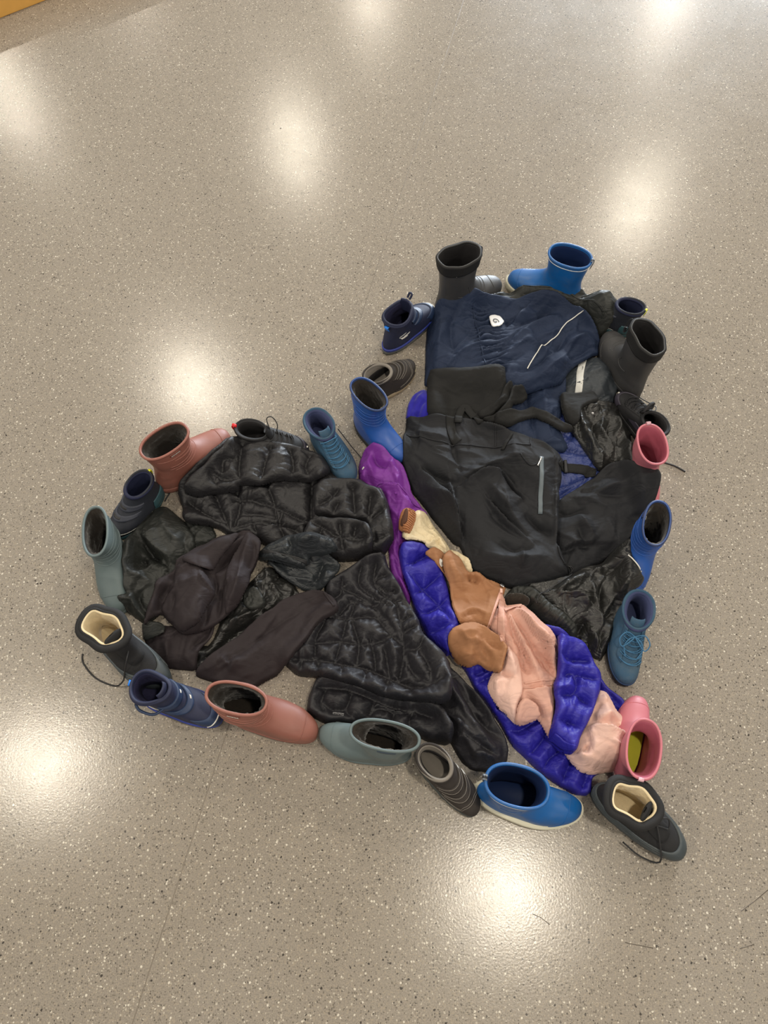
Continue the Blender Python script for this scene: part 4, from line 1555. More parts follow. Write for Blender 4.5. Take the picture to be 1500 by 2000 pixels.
V, F = tube_data([(bpts[0] - g.location.x, bpts[1] - g.location.y, hm_at(*bpts)), (bpts[0] - g.location.x, bpts[1] - g.location.y, hm_at(*bpts) + .002)], .004, 14)
mesh_obj('snap_button', V, F, SILV, g)

g = garment('ski_trousers', (1000, 950), 'large black ski trousers with shoulder straps and a grey zip pocket in the right lobe', 'trousers')
cloth('bib', g, BIB, C('c1', '562,1195 700,1178 900,1152 1185,1143 1192,1290 1250,1420 1200,1660 760,1640 566,1600'), .016, .010, (2.5, 70, 10, 2), smooth_outline=1)
cloth('strap', g, BIB, C('c1', '1240,1275 1260,1380 1250,1440 1170,1480 1080,1560 990,1580 960,1540 1080,1470 1150,1420 1190,1340'), .010, .006, (4, 20, 40, 2), [('r', 5, 5, C('c1', '1200,1380 1150,1440 1060,1520'))])
cloth('strap', g, BIB, C('c1', '1250,1330 1330,1310 1380,1400 1320,1450 1240,1470 1220,1560 1160,1620 1060,1640 1000,1590 1120,1560 1210,1470'), .010, .006, (4, 18, 0, 2))
cloth('strap', g, BIB, C('c2', '-60,1560 40,1520 140,1530 235,1492 300,1520 400,1570 470,1600 560,1650 575,1680 500,1690 430,1660 330,1600 260,1560 160,1600 60,1650 -60,1660'), .010, .006, (3, 20, 0, 2))
cloth('leg', g, BLACKC, C('c3', '880,640 1000,570 1130,470 1200,420 1260,405 1350,430 1460,500 1455,560 1400,700 1330,800 1270,880 1140,970 1000,1040 900,1060 860,900 820,760'),
      .044, .034, (4, 75, 35, 2.2),
      [('r', 14, 22, C('c3', '1000,640 1180,560 1330,500')), ('s', 9, 22, C('c3', '900,900 1000,870 1110,865')), ('v', 11, 10, C('c3', '900,660 960,690 1060,670')),
       ('r', 10, 16, C('c3', '1010,700 1050,780 1120,850')), ('v', 9, 12, C('c3', '1000,760 1040,850 1080,880')), ('r', 9, 24, C('c3', '1150,720 1200,800 1180,900')), ('v', 7, 10, C('c3', '1020,560 1150,600 1300,580'))])
cloth('body', g, BLACKC, C('c3', '45,155 160,152 290,155 400,170 540,215 640,240 740,270 850,325 900,360 925,400 910,500 897,620 892,750 880,870 900,900 960,1040 900,1080 760,1135 640,1110 480,1060 390,1000 350,880 300,850 150,660 70,560 20,430 20,300 35,220'),
      .042, .030, (3.5, 90, -50, 2.4),
      [('r', 14, 18, C('c3', '320,510 430,475 560,420 690,380')), ('v', 12, 12, C('c3', '120,420 230,480 340,525')), ('s', 10, 26, C('c3', '390,960 340,760 310,620 290,500')),
       ('s', 13, 26, C('c3', '670,560 580,482 460,490 340,545')), ('s', 9, 22, C('c3', '700,640 620,560 555,480')), ('s', 9, 18, C('c3', '330,700 250,580 130,430')), ('s', 8, 26, C('c3', '740,860 600,740 470,590')), ('r', 12, 18, C('c3', '490,540 580,640 650,740 730,830')), ('v', 13, 12, C('c3', '560,480 620,560 690,620')),
       ('v', 12, 14, C('c3', '460,600 540,720 620,800 700,860')), ('r', 10, 14, C('c3', '130,520 200,590 300,650 330,720')), ('v', 10, 10, C('c3', '200,480 260,560 300,640')),
       ('r', 11, 26, C('c3', '440,900 600,960 740,960 880,930')), ('v', 9, 10, C('c3', '560,860 640,910 700,910 760,890')), ('r', 7, 9, C('c3', '690,900 690,960 680,1010')),
       ('v', 12, 10, C('c3', '700,700 780,760 890,800')), ('r', 8, 14, C('c3', '60,240 160,260 280,270')), ('v', 7, 8, C('c3', '300,170 300,300 350,480')),
       ('s', 6, 16, C('c3', '895,470 880,620 890,800'))])
strip('waist_seam', g, BLACKC, C('c3', '40,262 160,285 300,308 420,318 560,325 740,318'), .0035, .0014, .0004)
strip('waist_seam', g, BLACKC, C('c3', '540,215 545,270 540,322'), .0035, .0014, .0004)
strip('waist_seam', g, BLACKC, C('c3', '740,270 735,318'), .0035, .0014, .0004)
strip('strap_tab', g, BIB, C('c3', '285,150 290,200 300,260 330,300'), .022, .0024, .0008)
strip('strap', g, BIB, C('c3', '330,190 340,130 370,96 400,130 460,190'), .018, .0024, .006)
strip('belt_loop', g, BIB, C('c3', '632,255 605,295 580,340'), .0075, .0025, .001)
strip('pocket_panel_edge', g, BLACKC, C('c3', '680,370 740,440 790,410'), .003, .0016, .0004)
strip('pocket_zip', g, ZIPM, C('c3', '800,385 800,470 796,580 794,703'), .0100, .0016, .0008)
strip('zip_puller', g, SILV, C('c3', '800,388 790,410 778,435'), .0035, .0016, .002)
strip('strap', g, BIB, C('c3', '905,410 940,440 1000,450 1110,465'), .024, .003, .001)
strip('strap_buckle', g, BLACKR, C('c3', '935,400 940,470'), .008, .006, .003)
strip('hem_edge', g, BLACKC, C('c3', '892,890 905,940 930,990 962,1040'), .004, .002, .0004)
cord('hem_cord', g, BLACKR, C('c3', '960,1040 978,1020 970,1000 930,985'), .0010, .002)

g = garment('rain_trousers', (1150, 1190), 'glossy black rain trousers with gathered ankle cuff left of the tied lace-up boot', 'trousers')
cloth('fabric', g, GLOSS, C('c4', '-40,1080 100,1060 330,1000 440,920 600,900 720,780 830,690 870,700 840,820 940,990 960,1040 930,1090 820,1160 810,1300 790,1420 740,1500 660,1630 600,1725 560,1700 460,1640 440,1560 400,1500 340,1570 150,1450 0,1250'),
      .034, .024, (5, 65, 60, 2.2),
      [('r', 14, 12, C('c4', '200,1180 300,1080 430,1010 500,1020')), ('s', 14, 12, C('c4', '520,1260 420,1180 330,1170 250,1150')), ('r', 12, 10, C('c4', '500,1030 540,1180 600,1350 610,1500')),
       ('v', 14, 8, C('c4', '480,1360 420,1480 470,1600')), ('v', 13, 8, C('c4', '600,1060 590,1200 620,1340 720,1280')), ('r', 12, 9, C('c4', '830,1020 720,1180 640,1330')),
       ('r', 12, 9, C('c4', '830,1030 810,1200 790,1400')), ('v', 11, 7, C('c4', '740,1140 700,1240 640,1320')), ('r', 11, 10, C('c4', '700,1400 660,1520 610,1660')),
       ('r', 12, 12, C('c4', '520,960 650,880 800,740')), ('v', 10, 8, C('c4', '600,980 720,930 800,840')), ('r', 9, 9, C('c4', '500,1420 560,1540 580,1660')), ('v', 10, 6, C('c4', '640,1380 600,1500 585,1690'))])
cloth('ankle_cuff', g, OLIVE, C('d4', '425,405 438,345 500,288 600,305 660,350 720,400 830,480 910,560 905,630 872,662 780,600 680,530 600,450 545,425 500,425'),
      .026, .020, (3, 20, -50, 1.2), gather=(C('d4', '450,370 560,340 660,410 760,500 890,620'), .0090, .008, .022))
cloth('fur_opening', g, FUR, C('d4', '425,380 450,345 520,350 580,385 575,420 500,425 440,420'), .010, .008, (6, 8, 0, 1))
cord('piping', g, WHITE, C('c4', '820,832 880,890 930,960 950,1012'), .0014, .0012)
cord('drawstring', g, BLACKR, C('c4', '30,1240 60,1160 180,1090 330,1000 355,950 330,905 270,900'), .0012, .002)

# ===== middle strip =====
g = garment('raincoat', (765, 980), 'purple raincoat strip running down the middle of the heart', 'raincoat')
cloth('fabric', g, PURP, C('d3', '90,220 130,120 200,85 270,110 330,170 430,230 470,330 520,480 600,600 640,640 560,740 480,830 430,900 420,1000 460,1180 510,1290 500,1370 440,1310 350,1130 330,900 340,780 320,640 290,520 200,420 100,380'),
      .036, .022, (6, 45, -70, 3),
      [('r', 10, 10, C('d3', '170,150 170,260 230,380')), ('v', 11, 7, C('d3', '200,140 240,220 330,260')), ('r', 9, 9, C('d3', '250,180 350,250 410,330 380,410')),
       ('v', 9, 6, C('d3', '130,260 170,340 240,410')), ('r', 8, 8, C('d3', '120,200 110,300 150,370')), ('r', 8, 12, C('d3', '320,440 330,560 370,700')),
       ('s', 7, 12, C('d3', '560,590 480,480 400,420 300,390 230,410')), ('v', 8, 8, C('d3', '440,1150 400,1000 350,900')), ('r', 7, 8, C('d3', '420,1100 460,1220 490,1300'))])
cord('seam_piping', g, PURP, C('d3', '225,420 260,390 340,400 420,440 520,540 590,600'), .0014, .0004)
bpts = PW(*C('d3', '388,482')[0])
V, F = tube_data([(bpts[0] - g.location.x, bpts[1] - g.location.y, hm_at(*bpts)), (bpts[0] - g.location.x, bpts[1] - g.location.y, hm_at(*bpts) + .002)], .0038, 16)
mesh_obj('snap_button', V, F, PURP, g)
strip('size_tag', g, WHITE, C('d3', '115,297 130,285'), .004, .001, .001)

g = garment('puffer_jacket', (1000, 1380), 'cobalt blue quilted puffer jacket under the pink and brown raincoat', 'jacket')
cloth('body', g, COB, C('d4', '-40,520 60,650 60,720 120,780 180,850 230,960 330,1090 420,1220 460,1320 560,1420 680,1530 800,1610 900,1668 990,1668 1010,1560 1100,1500 1240,1200 1235,1050 1110,960 1050,880 980,770 870,660 760,580 500,480 200,500'),
      .036, .026, (4, 30, 30, 1.5), seam_w=.026,
      seams=[C('d4', '60,740 160,700 260,720'), C('d4', '130,820 240,860 360,800'), C('d4', '230,960 260,920 340,880'), C('d4', '350,1100 400,1080 480,1030'), C('d4', '450,1240 540,1240 660,1160'),
             C('d4', '570,1410 640,1370 720,1260'), C('d4', '690,1520 730,1440 800,1380'), C('d4', '820,1610 860,1500 900,1440'), C('d4', '950,1660 990,1560 1040,1500'),
             C('d4', '1000,780 1060,920 1160,1060 1240,1180'), C('d4', '860,680 900,760 960,840'), C('d4', '1050,960 1110,960 1200,1060')])
cloth('sleeve', g, COB, C('d3', '420,960 440,890 520,865 620,890 680,950 760,1060 800,1200 830,1320 870,1450 900,1540 860,1600 820,1700 820,1790 740,1740 640,1630 560,1460 530,1320 460,1180'),
      .046, .034, (5, 28, 40, 1.6), seam_w=.026,
      seams=[C('d3', '430,1040 520,1010 610,960 680,930'), C('d3', '470,1080 600,1210 740,1360 860,1520'), C('d3', '520,1290 620,1220 740,1120'), C('d3', '560,1440 700,1400 820,1290'), C('d3', '640,1600 760,1560 880,1500')])

g2 = garment('raincoat', (1010, 1280), 'raincoat in caramel brown and dusty pink with cream lining lying on the cobalt puffer', 'raincoat')
cloth('cream_lining', g2, CRM, C('d3', '690,930 830,930 900,960 980,1010 1015,1120 960,1150 900,1100 780,1000'), .014, .012, (4, 18, 60, 2))
cloth('cream_sleeve', g2, CRM, C('d3', '440,830 450,760 530,640 570,620 620,640 660,700 690,735 740,790 825,940 800,985 750,960 700,935 640,920 625,880 540,858 470,862'),
      .030, .018, (6, 18, -50, 2), [('r', 9, 6, C('d3', '670,730 740,830 810,930')), ('v', 8, 5, C('d3', '640,880 700,850 740,890')), ('r', 7, 6, C('d3', '640,900 700,860 730,830')), ('v', 7, 5, C('d3', '700,760 730,860 780,950'))])
cloth('cuff', g2, CUFFM, C('d3', '420,785 425,700 450,622 480,604 540,640 545,700 520,770 490,812'), .013, .008, None, smooth_outline=1)
cloth('cuff_opening_shade', g2, mat('cuff_shade_brown', srgb(74, 44, 28), .9), C('d3', '440,690 462,625 480,612 484,650 470,720 440,760 430,750'), .003, .003, None)  # dark patch on the cuff, painted shade for a hole that isn't modelled
for k in range(12):
    f = k / 11
    x0, y0 = 500 + (440 - 500) * f ** 1.2, 612 + (790 - 612) * f
    x1, y1 = 542 + (492 - 542) * max(0, f - .3) / .7, 640 + (808 - 640) * f
    strip('cuff_rib', g2, CUFFM, C('d3', '%d,%d %d,%d %d,%d' % (x0 - 4 + (20 if .15 < f < .8 else 0), y0, (x0 + x1) / 2, (y0 + y1) / 2 - 3, x1, y1)), .0026, .0022, .0002, n=3)
cloth('brown_lining_flap', g2, TANC, C('d3', '630,970 690,935 740,960 790,1010 820,1080 840,1240 760,1110 700,1040'), .014, .010, (3, 20, -50, 2), [('v', 6, 5, C('d3', '740,1000 770,1080 800,1160'))])
strip('care_tag', g2, WHITE, C('d3', '757,1025 752,1055 765,1078'), .007, .001, .002)
cloth('skirt', g2, PINKC, C('d4', '300,540 350,380 400,320 430,430 480,430 540,425 620,480 700,560 770,640 785,700 780,800 785,900 765,960 768,1100 742,1310 700,1250 640,1160 560,1190 500,1180 430,1100 400,860 440,690'),
      .030, .020, (5, 34, -55, 3.5),
      [('s', 9, 12, C('d4', '425,450 500,600 580,760 640,880')), ('s', 9, 12, C('d4', '480,440 600,600 700,720 780,880')), ('s', 7, 12, C('d4', '780,780 700,640 540,480')), ('v', 13, 7, C('d4', '440,460 520,560 620,700 700,860')), ('r', 10, 9, C('d4', '470,440 560,530 660,640 770,760')),
       ('v', 12, 8, C('d4', '620,690 700,780 780,890')), ('r', 8, 7, C('d4', '395,440 420,560 430,680')), ('v', 10, 7, C('d4', '520,720 560,820 600,880')), ('s', 7, 12, C('d4', '760,950 680,965 600,975 540,975')),
       ('v', 8, 6, C('d4', '560,990 640,1100 720,1240')), ('r', 8, 8, C('d4', '700,980 740,1100 745,1250')), ('v', 7, 5, C('d4', '470,560 540,700 610,860'))])
strip('waist_seam', g2, PINKC, C('d4', '540,970 600,962 680,955 770,938'), .003, .0014, .0004)
strip('waist_seam', g2, PINKC, C('d4', '560,935 640,925 760,915'), .003, .0012, .0004)
cloth('pale_pink_sleeve', g2, PINKL, C('d4', '440,690 500,760 530,880 533,1020 505,1100 512,1218 490,1205 370,1080 315,970 350,870 400,860'), .018, .012, (4, 30, 70, 2.5),
      [('v', 8, 6, C('d4', '400,862 440,880 510,900')), ('r', 7, 6, C('d4', '370,880 366,960 375,1060')), ('r', 6, 10, C('d4', '450,720 480,800 500,880'))])
cloth('front_fold', g2, PINKC, C('d4', '512,1100 560,1040 640,1090 650,1165 520,1222 490,1205'), .010, .008, (3, 24, 20, 2))
cloth('shoulder', g2, TANC, C('d4', '15,100 60,55 130,100 180,200 250,198 320,250 430,300 420,340 390,400 350,480 322,570 230,545 130,550 90,470 70,300 30,200'),
      .030, .022, (5, 50, -60, 2.5),
      [('r', 10, 16, C('d4', '80,120 120,240 160,330')), ('v', 7, 5, C('d4', '190,205 200,235 210,260')), ('v', 7, 5, C('d4', '230,205 235,240 250,270')), ('r', 7, 9, C('d4', '130,480 200,440 300,470')),
       ('v', 7, 7, C('d4', '150,500 220,465 300,490')), ('r', 8, 8, C('d4', '185,210 270,215 350,275'))], gather=(C('d4', '170,215 230,210 300,240'), .007, .004, .010))
cloth('hood', g2, TANC, C('d4', '58,620 90,570 160,540 230,535 310,560 380,620 440,700 430,770 395,868 330,850 260,800 190,832 110,790 60,700'),
      .036, .026, (4, 45, -40, 2.2),
      [('r', 8, 14, C('d4', '120,620 180,590 260,590')), ('v', 9, 6, C('d4', '215,640 260,740 330,800')), ('r', 9, 9, C('d4', '250,620 240,700 290,770')), ('v', 6, 6, C('d4', '300,640 380,680 430,710')),
       ('r', 6, 9, C('d4', '120,740 190,760 240,740')), ('v', 5, 4, C('d4', '270,600 290,690 350,760'))])
strip('zip_tape', g2, PINKC, C('d4', '400,330 375,400 345,490 322,560'), .0055, .0022, .001)
strip('pink_placket', g2, PINKC, C('d4', '415,350 405,450 400,560 420,660'), .013, .003, .001)
strip('zip_puller', g2, SILV, C('d4', '398,285 410,298 420,302'), .007, .003, .003)
strip('zip_slider', g2, PINKL, C('d4', '400,322 402,345'), .006, .004, .003)
strip('hood_cord', g2, PINKC, C('d4', '425,455 480,440 535,420'), .005, .003, .004)
cloth('pink_sleeve', g2, PINKL, C('d4', '1060,985 1110,1000 1160,1120 1240,1200 1270,1290 1260,1370 1230,1450 1150,1520 1000,1545 930,1520 860,1440 830,1400 900,1360 960,1200 1020,1100'),
      .036, .026, (6, 55, -20, 2),
      [('s', 9, 18, C('d4', '1265,1290 1150,1230 1050,1205 970,1215')), ('r', 10, 10, C('d4', '1000,1230 1020,1320 1000,1400')), ('v', 10, 7, C('d4', '985,1240 1000,1330 940,1420')),
       ('r', 9, 8, C('d4', '1050,1170 1120,1130 1170,1140')), ('v', 9, 6, C('d4', '1040,1190 1030,1120 1100,1060')), ('r', 8, 7, C('d4', '900,1440 950,1400 960,1360')), ('v', 8, 6, C('d4', '1150,1150 1200,1220 1250,1270')),
       ('r', 7, 16, C('d4', '1120,1300 1180,1400 1140,1480'))])
strip('sleeve_hem', g2, REFL, C('d4', '1268,1245 1262,1275 1252,1302'), .006, .0015, .0008)
# the cobalt jacket's other sleeve crosses over the pink skirt
cloth('sleeve', g, COB, C('d4', '785,610 850,640 940,680 1000,770 1060,900 1050,1000 1020,1100 960,1220 900,1370 860,1410 800,1380 730,1320 728,1270 760,1180 770,1080 762,950 790,880 780,720'),
      .040, .030, (4, 26, 60, 1.6), seam_w=.026,
      seams=[C('d4', '785,900 860,860 960,880 1055,910'), C('d4', '900,990 950,1030 1030,1080'), C('d4', '770,1010 840,1000 900,990 920,920 900,870'), C('d4', '770,1170 850,1180 960,1230'), C('d4', '790,720 860,760 990,780')])
strip('cuff', g, COB, C('d4', '735,1300 780,1330 830,1370 880,1385'), .010, .004, .001)

# ===== left lobe =====
g = garment('rain_jacket', (310, 1090), 'black crumpled rain jacket beside the far left slate boot', 'jacket')
cloth('collar_flap', g, OLIVE, C('c5', '800,830 960,860 1010,960 900,1060 760,1120 740,960'), .016, .012, (4, 30, 60, 2))
cloth('fabric', g, OLIVE, C('c5', '370,1170 380,1030 420,930 480,820 560,750 650,735 720,790 800,870 850,960 860,1040 800,1120 740,1230 640,1330 600,1500 530,1560 490,1550 420,1500 320,1390 400,1370 370,1310'),
      .032, .024, (5, 60, 65, 2.4),
      [('r', 10, 14, C('c5', '600,900 560,950 500,970')), ('s', 12, 16, C('c5', '500,970 580,1060 720,1140')), ('v', 13, 9, C('c5', '490,990 560,1080 680,1160')), ('r', 11, 12, C('c5', '470,850 430,960 390,1120')),
       ('r', 10, 10, C('c5', '380,1200 460,1230 560,1280')), ('v', 11, 8, C('c5', '420,1200 480,1100 520,1180')), ('r', 9, 9, C('c5', '400,1330 440,1440 500,1540')), ('v', 10, 7, C('c5', '440,1330 480,1430 540,1500')),
       ('r', 9, 16, C('c5', '650,760 640,850 700,960 800,1000')), ('v', 9, 10, C('c5', '800,900 780,1000 820,1060'))])

g = garment('puffer_jacket', (560, 980), 'black quilted puffer jacket filling the top of the left lobe', 'jacket')
cloth('body', g, PUFF, C('c6', '35,590 50,540 130,460 200,410 290,320 340,265 420,255 560,272 700,298 820,330 910,380 940,440 1000,480 1100,500 1250,560 1300,640 1330,800 1325,870 1280,940 1170,968 1000,975 850,960 700,900 600,900 520,860 440,820 330,815 260,770 120,750 70,740'),
      .034, .030, (2.2, 34, 20, 1.8), seam_w=.022, seam_d=.016, pucker=1.5, grow=.004,
      seams=[C('c6', '380,560 400,640 350,780'), C('c6', '840,500 832,620 830,720 800,830'), C('c6', '380,600 500,620 640,660 760,720 830,740'), C('c6', '350,780 480,740 600,750 820,830'),
             C('c6', '240,560 300,700 340,810'), C('c6', '560,520 600,600 620,700'), C('c6', '480,740 500,820'), C('c6', '660,660 640,760 700,880'), C('c6', '90,620 200,700 300,740')],
      folds=[('r', 9, 24, C('c6', '420,620 560,560 700,560')), ('v', 9, 8, C('c6', '400,700 520,690 640,720')), ('s', 7, 10, C('c6', '760,800 640,770 500,790'))])
cloth('sleeve', g, PUFF, C('c6', '860,540 900,500 960,488 1100,500 1250,560 1300,640 1330,800 1325,870 1280,940 1200,958 1175,850 1185,750 1100,735 1000,722 870,700 845,620'),
      .030, .026, (2, 30, -40, 1.8), seam_w=.024, seam_d=.016, pucker=1.6,
      seams=[C('c6', '1090,530 1100,650 1110,730'), C('c6', '1190,740 1240,690 1300,660'), C('c6', '860,640 940,600 1000,540'), C('c6', '1190,850 1250,840 1330,820'), C('c6', '1200,580 1190,660 1190,740'), C('c6', '960,720 980,660 1000,620')])
cloth('sleeve', g, PUFF, C('c6', '820,750 900,725 1000,735 1100,745 1185,760 1210,850 1205,950 1120,968 1040,968 900,955 820,930 760,880 790,820'),
      .028, .024, (2, 28, 10, 1.8), seam_w=.022, seam_d=.015, pucker=1.5,
      seams=[C('c6', '1010,735 1020,850 1040,960'), C('c6', '840,740 940,790 1010,830 1200,840'), C('c6', '900,780 880,860 900,950'), C('c6', '1110,745 1100,800 1090,835')])
cloth('back_panel', g, PUFF, C('c6', '55,570 130,468 200,418 290,330 340,262 420,252 560,268 700,294 820,328 920,378 955,445 900,485 830,495 700,480 600,500 520,522 400,512 385,560 240,566 160,590'),
      .032, .030, (2.2, 34, 15, 2), seam_w=.026, seam_d=.016, pucker=1.5,
      seams=[C('c6', '410,262 392,380 398,510'), C('c6', '590,277 545,400 520,520'), C('c6', '705,300 725,400 700,480'), C('c6', '830,335 800,400 840,490'), C('c6', '210,420 300,470 392,470'), C('c6', '392,350 300,360 290,420')],
      folds=[('r', 6, 14, C('c6', '420,330 560,330 700,350')), ('v', 6, 6, C('c6', '220,440 250,500 240,560'))])
V, F = tube_data([(*(np.array(PW(502, 928)) - np.array(g.location[:2])), hm_at(*PW(502, 928))), (*(np.array(PW(502, 928)) - np.array(g.location[:2])), hm_at(*PW(502, 928)) + .003)], .008, 18)
mesh_obj('snap_button', V, F, PUFF, g)

g = garment('shell_trousers', (560, 1170), 'black crumpled shell trousers showing between the two brown-black garments', 'trousers')
cloth('fabric', g, GLOSS, C('d8', '600,820 700,560 840,430 940,320 1100,430 1180,560 1000,620 760,800 650,870 600,970 470,950 500,820'), .026, .02, (9, 28, 50, 2.2),
      [('r', 10, 8, C('d8', '640,760 760,660 900,600')), ('v', 10, 7, C('d8', '660,800 780,720 880,640')), ('r', 9, 8, C('d8', '880,340 900,460 960,560')), ('r', 8, 7, C('d8', '940,340 980,460 1040,540')), ('v', 9, 6, C('d8', '640,840 700,760 800,690'))])
cloth('elastic_cuff', g, OLIVE, C('d8', '800,500 880,470 940,560 930,600 840,600 800,560'), .006, .006, (3, 10, 50, 1), gather=(C('d8', '810,520 870,520 920,580'), .004, .004, .02))

g6 = garment('puffer_coat', (800, 1300), 'long black quilted puffer coat from the middle of the left lobe to the bottom tip', 'coat')
cloth('lining_side', g6, PUFF2, C('d2', '640,340 880,540 950,620 1010,680 1060,760 1150,840 1240,950 1330,1080 1400,1190 1418,1260 1410,1330 1345,1392 1200,1385 1130,1330 1080,1240 1000,1100 900,950 800,700'),
      .040, .030, (9, 50, -55, 2.6),
      [('r', 12, 12, C('d2', '980,660 1050,850 1150,1020 1300,1230 1350,1340')), ('v', 10, 8, C('d2', '1060,800 1180,980 1320,1180')), ('r', 11, 12, C('d2', '1000,1200 1130,1180 1260,1250')), ('v', 11, 8, C('d2', '1130,1160 1260,1240 1370,1310')),
       ('r', 8, 8, C('d2', '1180,1290 1260,1290 1330,1350')), ('r', 9, 8, C('d2', '1000,1010 1100,1090 1230,1200'))])
cloth('sleeve', g6, PUFF2, C('d2', '240,830 300,800 500,860 700,930 900,960 1010,1000 1080,1130 1060,1235 900,1190 830,1165 700,1115 500,1085 430,1105 330,1105 230,1062 183,1040 192,950'),
      .040, .026, (2.2, 26, 10, 1.6), seam_w=.026, seam_d=.020, pucker=1.4,
      seams=[C('d2', '270,960 340,1010 420,1000 460,900'), C('d2', '300,880 270,960 285,1010'), C('d2', '420,1000 440,1040 520,1080 560,1050 600,950'), C('d2', '560,1060 620,1000 720,1030'), C('d2', '720,1020 710,1060 700,1110'),
             C('d2', '830,1030 810,1090 830,1150'), C('d2', '250,870 400,880 500,910 620,960 720,1000 850,1020 960,1060'), C('d2', '720,1030 800,1030 850,1010')])
cloth('body', g6, PUFF2, C('d2', '300,240 400,180 520,110 660,70 700,180 740,260 800,380 860,480 885,560 950,620 1010,680 1060,760 1065,960 1000,990 830,965 660,940 520,880 390,845 240,812 120,795 55,730 80,690 150,640 280,440 350,420 300,330'),
      .042, .026, (2.2, 50, -35, 2), seam_w=.026, seam_d=.018, pucker=1.8,
      seams=[C('d2', '290,470 240,560 235,690'), C('d2', '430,450 400,560 360,700'), C('d2', '460,470 500,600 490,720'), C('d2', '620,450 700,560 780,640 750,830'),
             C('d2', '100,700 250,705 400,735 480,745 560,765 700,825 850,880 950,860 1030,810'), C('d2', '150,715 140,800'), C('d2', '255,720 240,812'), C('d2', '400,745 385,845'), C('d2', '550,770 520,880'), C('d2', '680,830 660,940'),
             C('d2', '825,885 815,965'), C('d2', '780,640 860,640 900,570'), C('d2', '880,650 940,760 950,860'), C('d2', '600,370 680,330 740,390 760,500 780,640'), C('d2', '300,440 430,450 560,435 620,450'),
             C('d2', '520,110 500,230 570,300 700,380'), C('d2', '400,200 390,290 340,330'), C('d2', '610,90 600,240 720,360'), C('d2', '380,430 460,350 600,370'), C('d2', '780,640 830,780 950,860'), C('d2', '230,600 380,590 490,610 600,600 700,570'), C('d2', '820,440 760,470 740,400'), C('d2', '800,380 760,340 720,360'), C('d2', '865,500 800,530 765,560'), C('d2', '680,180 620,200 600,240'), C('d2', '745,270 690,290 610,240'), C('d2', '570,570 600,700 600,780'), C('d2', '660,640 680,740 690,820'), C('d2', '400,260 480,300 600,370'), C('d2', '440,330 470,370 450,430')],
      folds=[('r', 9, 16, C('d2', '640,470 700,620 740,760')), ('v', 10, 10, C('d2', '590,370 680,470 760,590')), ('v', 13, 8, C('d2', '240,820 390,850 520,890 660,950 830,970'))])
glyph('brand_print', 'IITNMZJ', mat('print_grey', srgb(150, 150, 152), .6), g6, (661, 1396), .0062, math.radians(-8))
cord('print_line', g6, mat('print_grey', srgb(150, 150, 152), .6), C('d2', '345,1037 380,1040 412,1046'), .0004, .001)

g = garment('puffer_hood', (580, 1110), 'lead grey nylon hood with a zip lying below the left puffer jacket', 'hood')
cloth('fabric', g, LEAD, C('c6', '560,960 650,900 830,900 900,940 1010,1000 1000,1060 940,1130 880,1165 780,1155 640,1065 580,1010'), .030, .022, (6, 35, -30, 2),
      [('v', 10, 7, C('c6', '900,960 900,1020 860,1110')), ('r', 9, 9, C('c6', '620,1030 740,1080 860,1100')), ('r', 7, 9, C('c6', '920,1000 930,1070 900,1130')), ('v', 8, 6, C('c6', '640,1050 760,1070 840,1090'))])
cloth('collar', g, LEAD, C('c6', '512,940 560,905 650,860 700,835 850,815 960,850 1000,930 900,950 820,960 820,1000 760,1020 620,985 515,972'), .028, .018, (6, 22, 10, 1.5),
      [('v', 9, 6, C('c6', '690,840 720,890 690,930')), ('r', 9, 8, C('c6', '740,900 850,860 900,830')), ('s', 6, 8, C('c6', '820,1000 700,960 600,945 510,940'))])
strip('zip', g, BLACKR, C('c6', '515,935 600,945 700,960 810,1000'), .006, .003, .001)
strip('zip_tape', g, LEAD, C('c6', '515,955 620,968 720,990 780,1012'), .010, .002, .001)

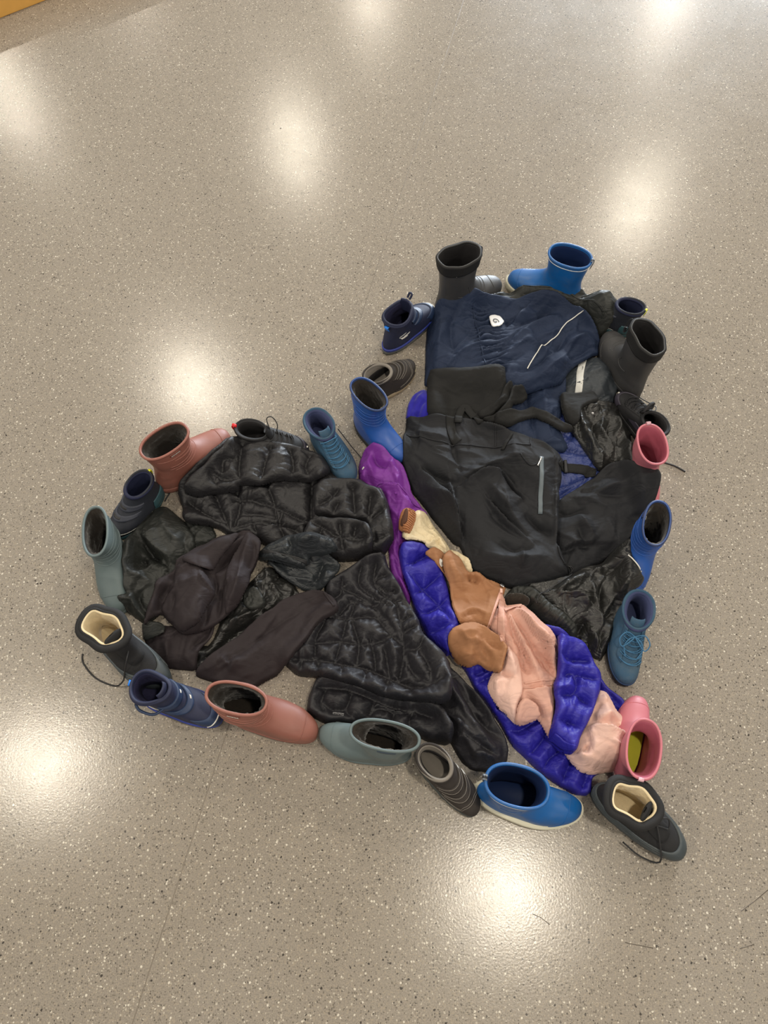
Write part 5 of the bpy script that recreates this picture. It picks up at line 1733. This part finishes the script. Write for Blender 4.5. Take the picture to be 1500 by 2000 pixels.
g = garment('softshell_jacket', (400, 1200), 'brown-black soft jacket crumpled at the left with a folded square hem', 'jacket')
cloth('hem', g, BROWNB, C('d8', '205,945 212,830 190,760 230,700 330,690 460,700 560,700 640,620 600,760 540,830 512,900 508,960 380,948'), .022, .016, (5, 40, 70, 2.2),
      [('v', 9, 8, C('d8', '460,860 520,780 600,690')), ('r', 7, 10, C('d8', '330,780 340,860 330,930'))])
cloth('pocket_flap', g, OLIVE, C('d8', '186,700 220,670 300,680 328,712 320,748 200,790'), .004, .004, None, smooth_outline=1)
cloth('body', g, BROWNB, C('d8', '190,690 230,560 270,420 380,370 400,300 520,220 640,160 830,115 900,180 890,260 840,370 830,450 760,560 690,640 600,700 500,740 430,740 330,660 300,610 240,640'),
      .034, .028, (5, 70, 50, 2.6),
      [('r', 12, 14, C('d8', '640,320 720,220 830,125')), ('v', 15, 11, C('d8', '620,370 700,290 790,190')), ('r', 11, 12, C('d8', '890,180 860,300 800,440')), ('v', 11, 8, C('d8', '840,150 800,280 740,420')),
       ('r', 10, 16, C('d8', '400,400 390,460 340,500')), ('v', 11, 8, C('d8', '380,460 330,520 310,600')), ('r', 10, 10, C('d8', '540,330 560,440 620,500')), ('v', 10, 8, C('d8', '620,380 630,480 580,560')),
       ('s', 9, 14, C('d8', '420,720 520,700 560,600 550,520')), ('r', 9, 10, C('d8', '300,400 240,520 210,640')), ('v', 9, 8, C('d8', '360,430 280,500 250,640')), ('r', 8, 8, C('d8', '720,330 700,480 690,620')), ('v', 8, 6, C('d8', '690,360 660,500 640,640'))])

cloth('fold', g, BROWNB, C('d8', '384,372 400,330 470,300 545,330 570,400 630,492 560,600 520,690 430,735 350,660 300,600 330,520 380,460'), .018, .014, (3, 60, 40, 2),
      [('v', 7, 6, C('d8', '380,480 370,560 350,620')), ('s', 5, 10, C('d8', '545,340 540,400 620,490')), ('r', 6, 10, C('d8', '400,440 480,420 550,380'))])
cloth('fold', g, BROWNB, C('d8', '715,320 780,220 825,118 900,180 890,260 845,370 832,450 765,560 700,630 688,560 700,460 700,370'), .016, .012, (3, 40, 75, 2),
      [('r', 7, 7, C('d8', '840,160 800,280 770,420 720,560')), ('v', 7, 5, C('d8', '850,170 870,260 820,360'))])
cloth('fold', g, BROWNB, C('d8', '430,290 520,220 640,160 780,130 720,220 640,300 610,360 560,345 470,310'), .014, .012, (3, 50, 30, 2),
      [('r', 6, 10, C('d8', '480,270 600,220 720,150'))])

g = garment('softshell_sleeve', (500, 1260), 'brown-black jacket sleeve lying diagonally above the lower rust boot', 'sleeve')
cloth('fabric', g, BROWNB, C('d8', '508,992 512,965 600,880 760,760 900,640 1050,540 1130,500 1210,478 1290,482 1340,520 1372,575 1365,605 1270,655 1180,790 1060,930 960,1005 850,1068 760,1062 620,1030'),
      .044, .036, (4, 70, 38, 4),
      [('v', 6, 7, C('d8', '560,960 720,880 860,780 1000,680 1180,570')), ('r', 6, 12, C('d8', '700,960 740,900 760,860')), ('r', 7, 12, C('d8', '640,860 680,900 700,930')), ('v', 5, 6, C('d8', '690,850 700,910 680,950')),
       ('r', 5, 8, C('d8', '1180,640 1280,570 1350,560'))])
strip('cuff_seam', g, BROWNB, C('d8', '1290,500 1320,540 1355,590'), .004, .0016, .0005)
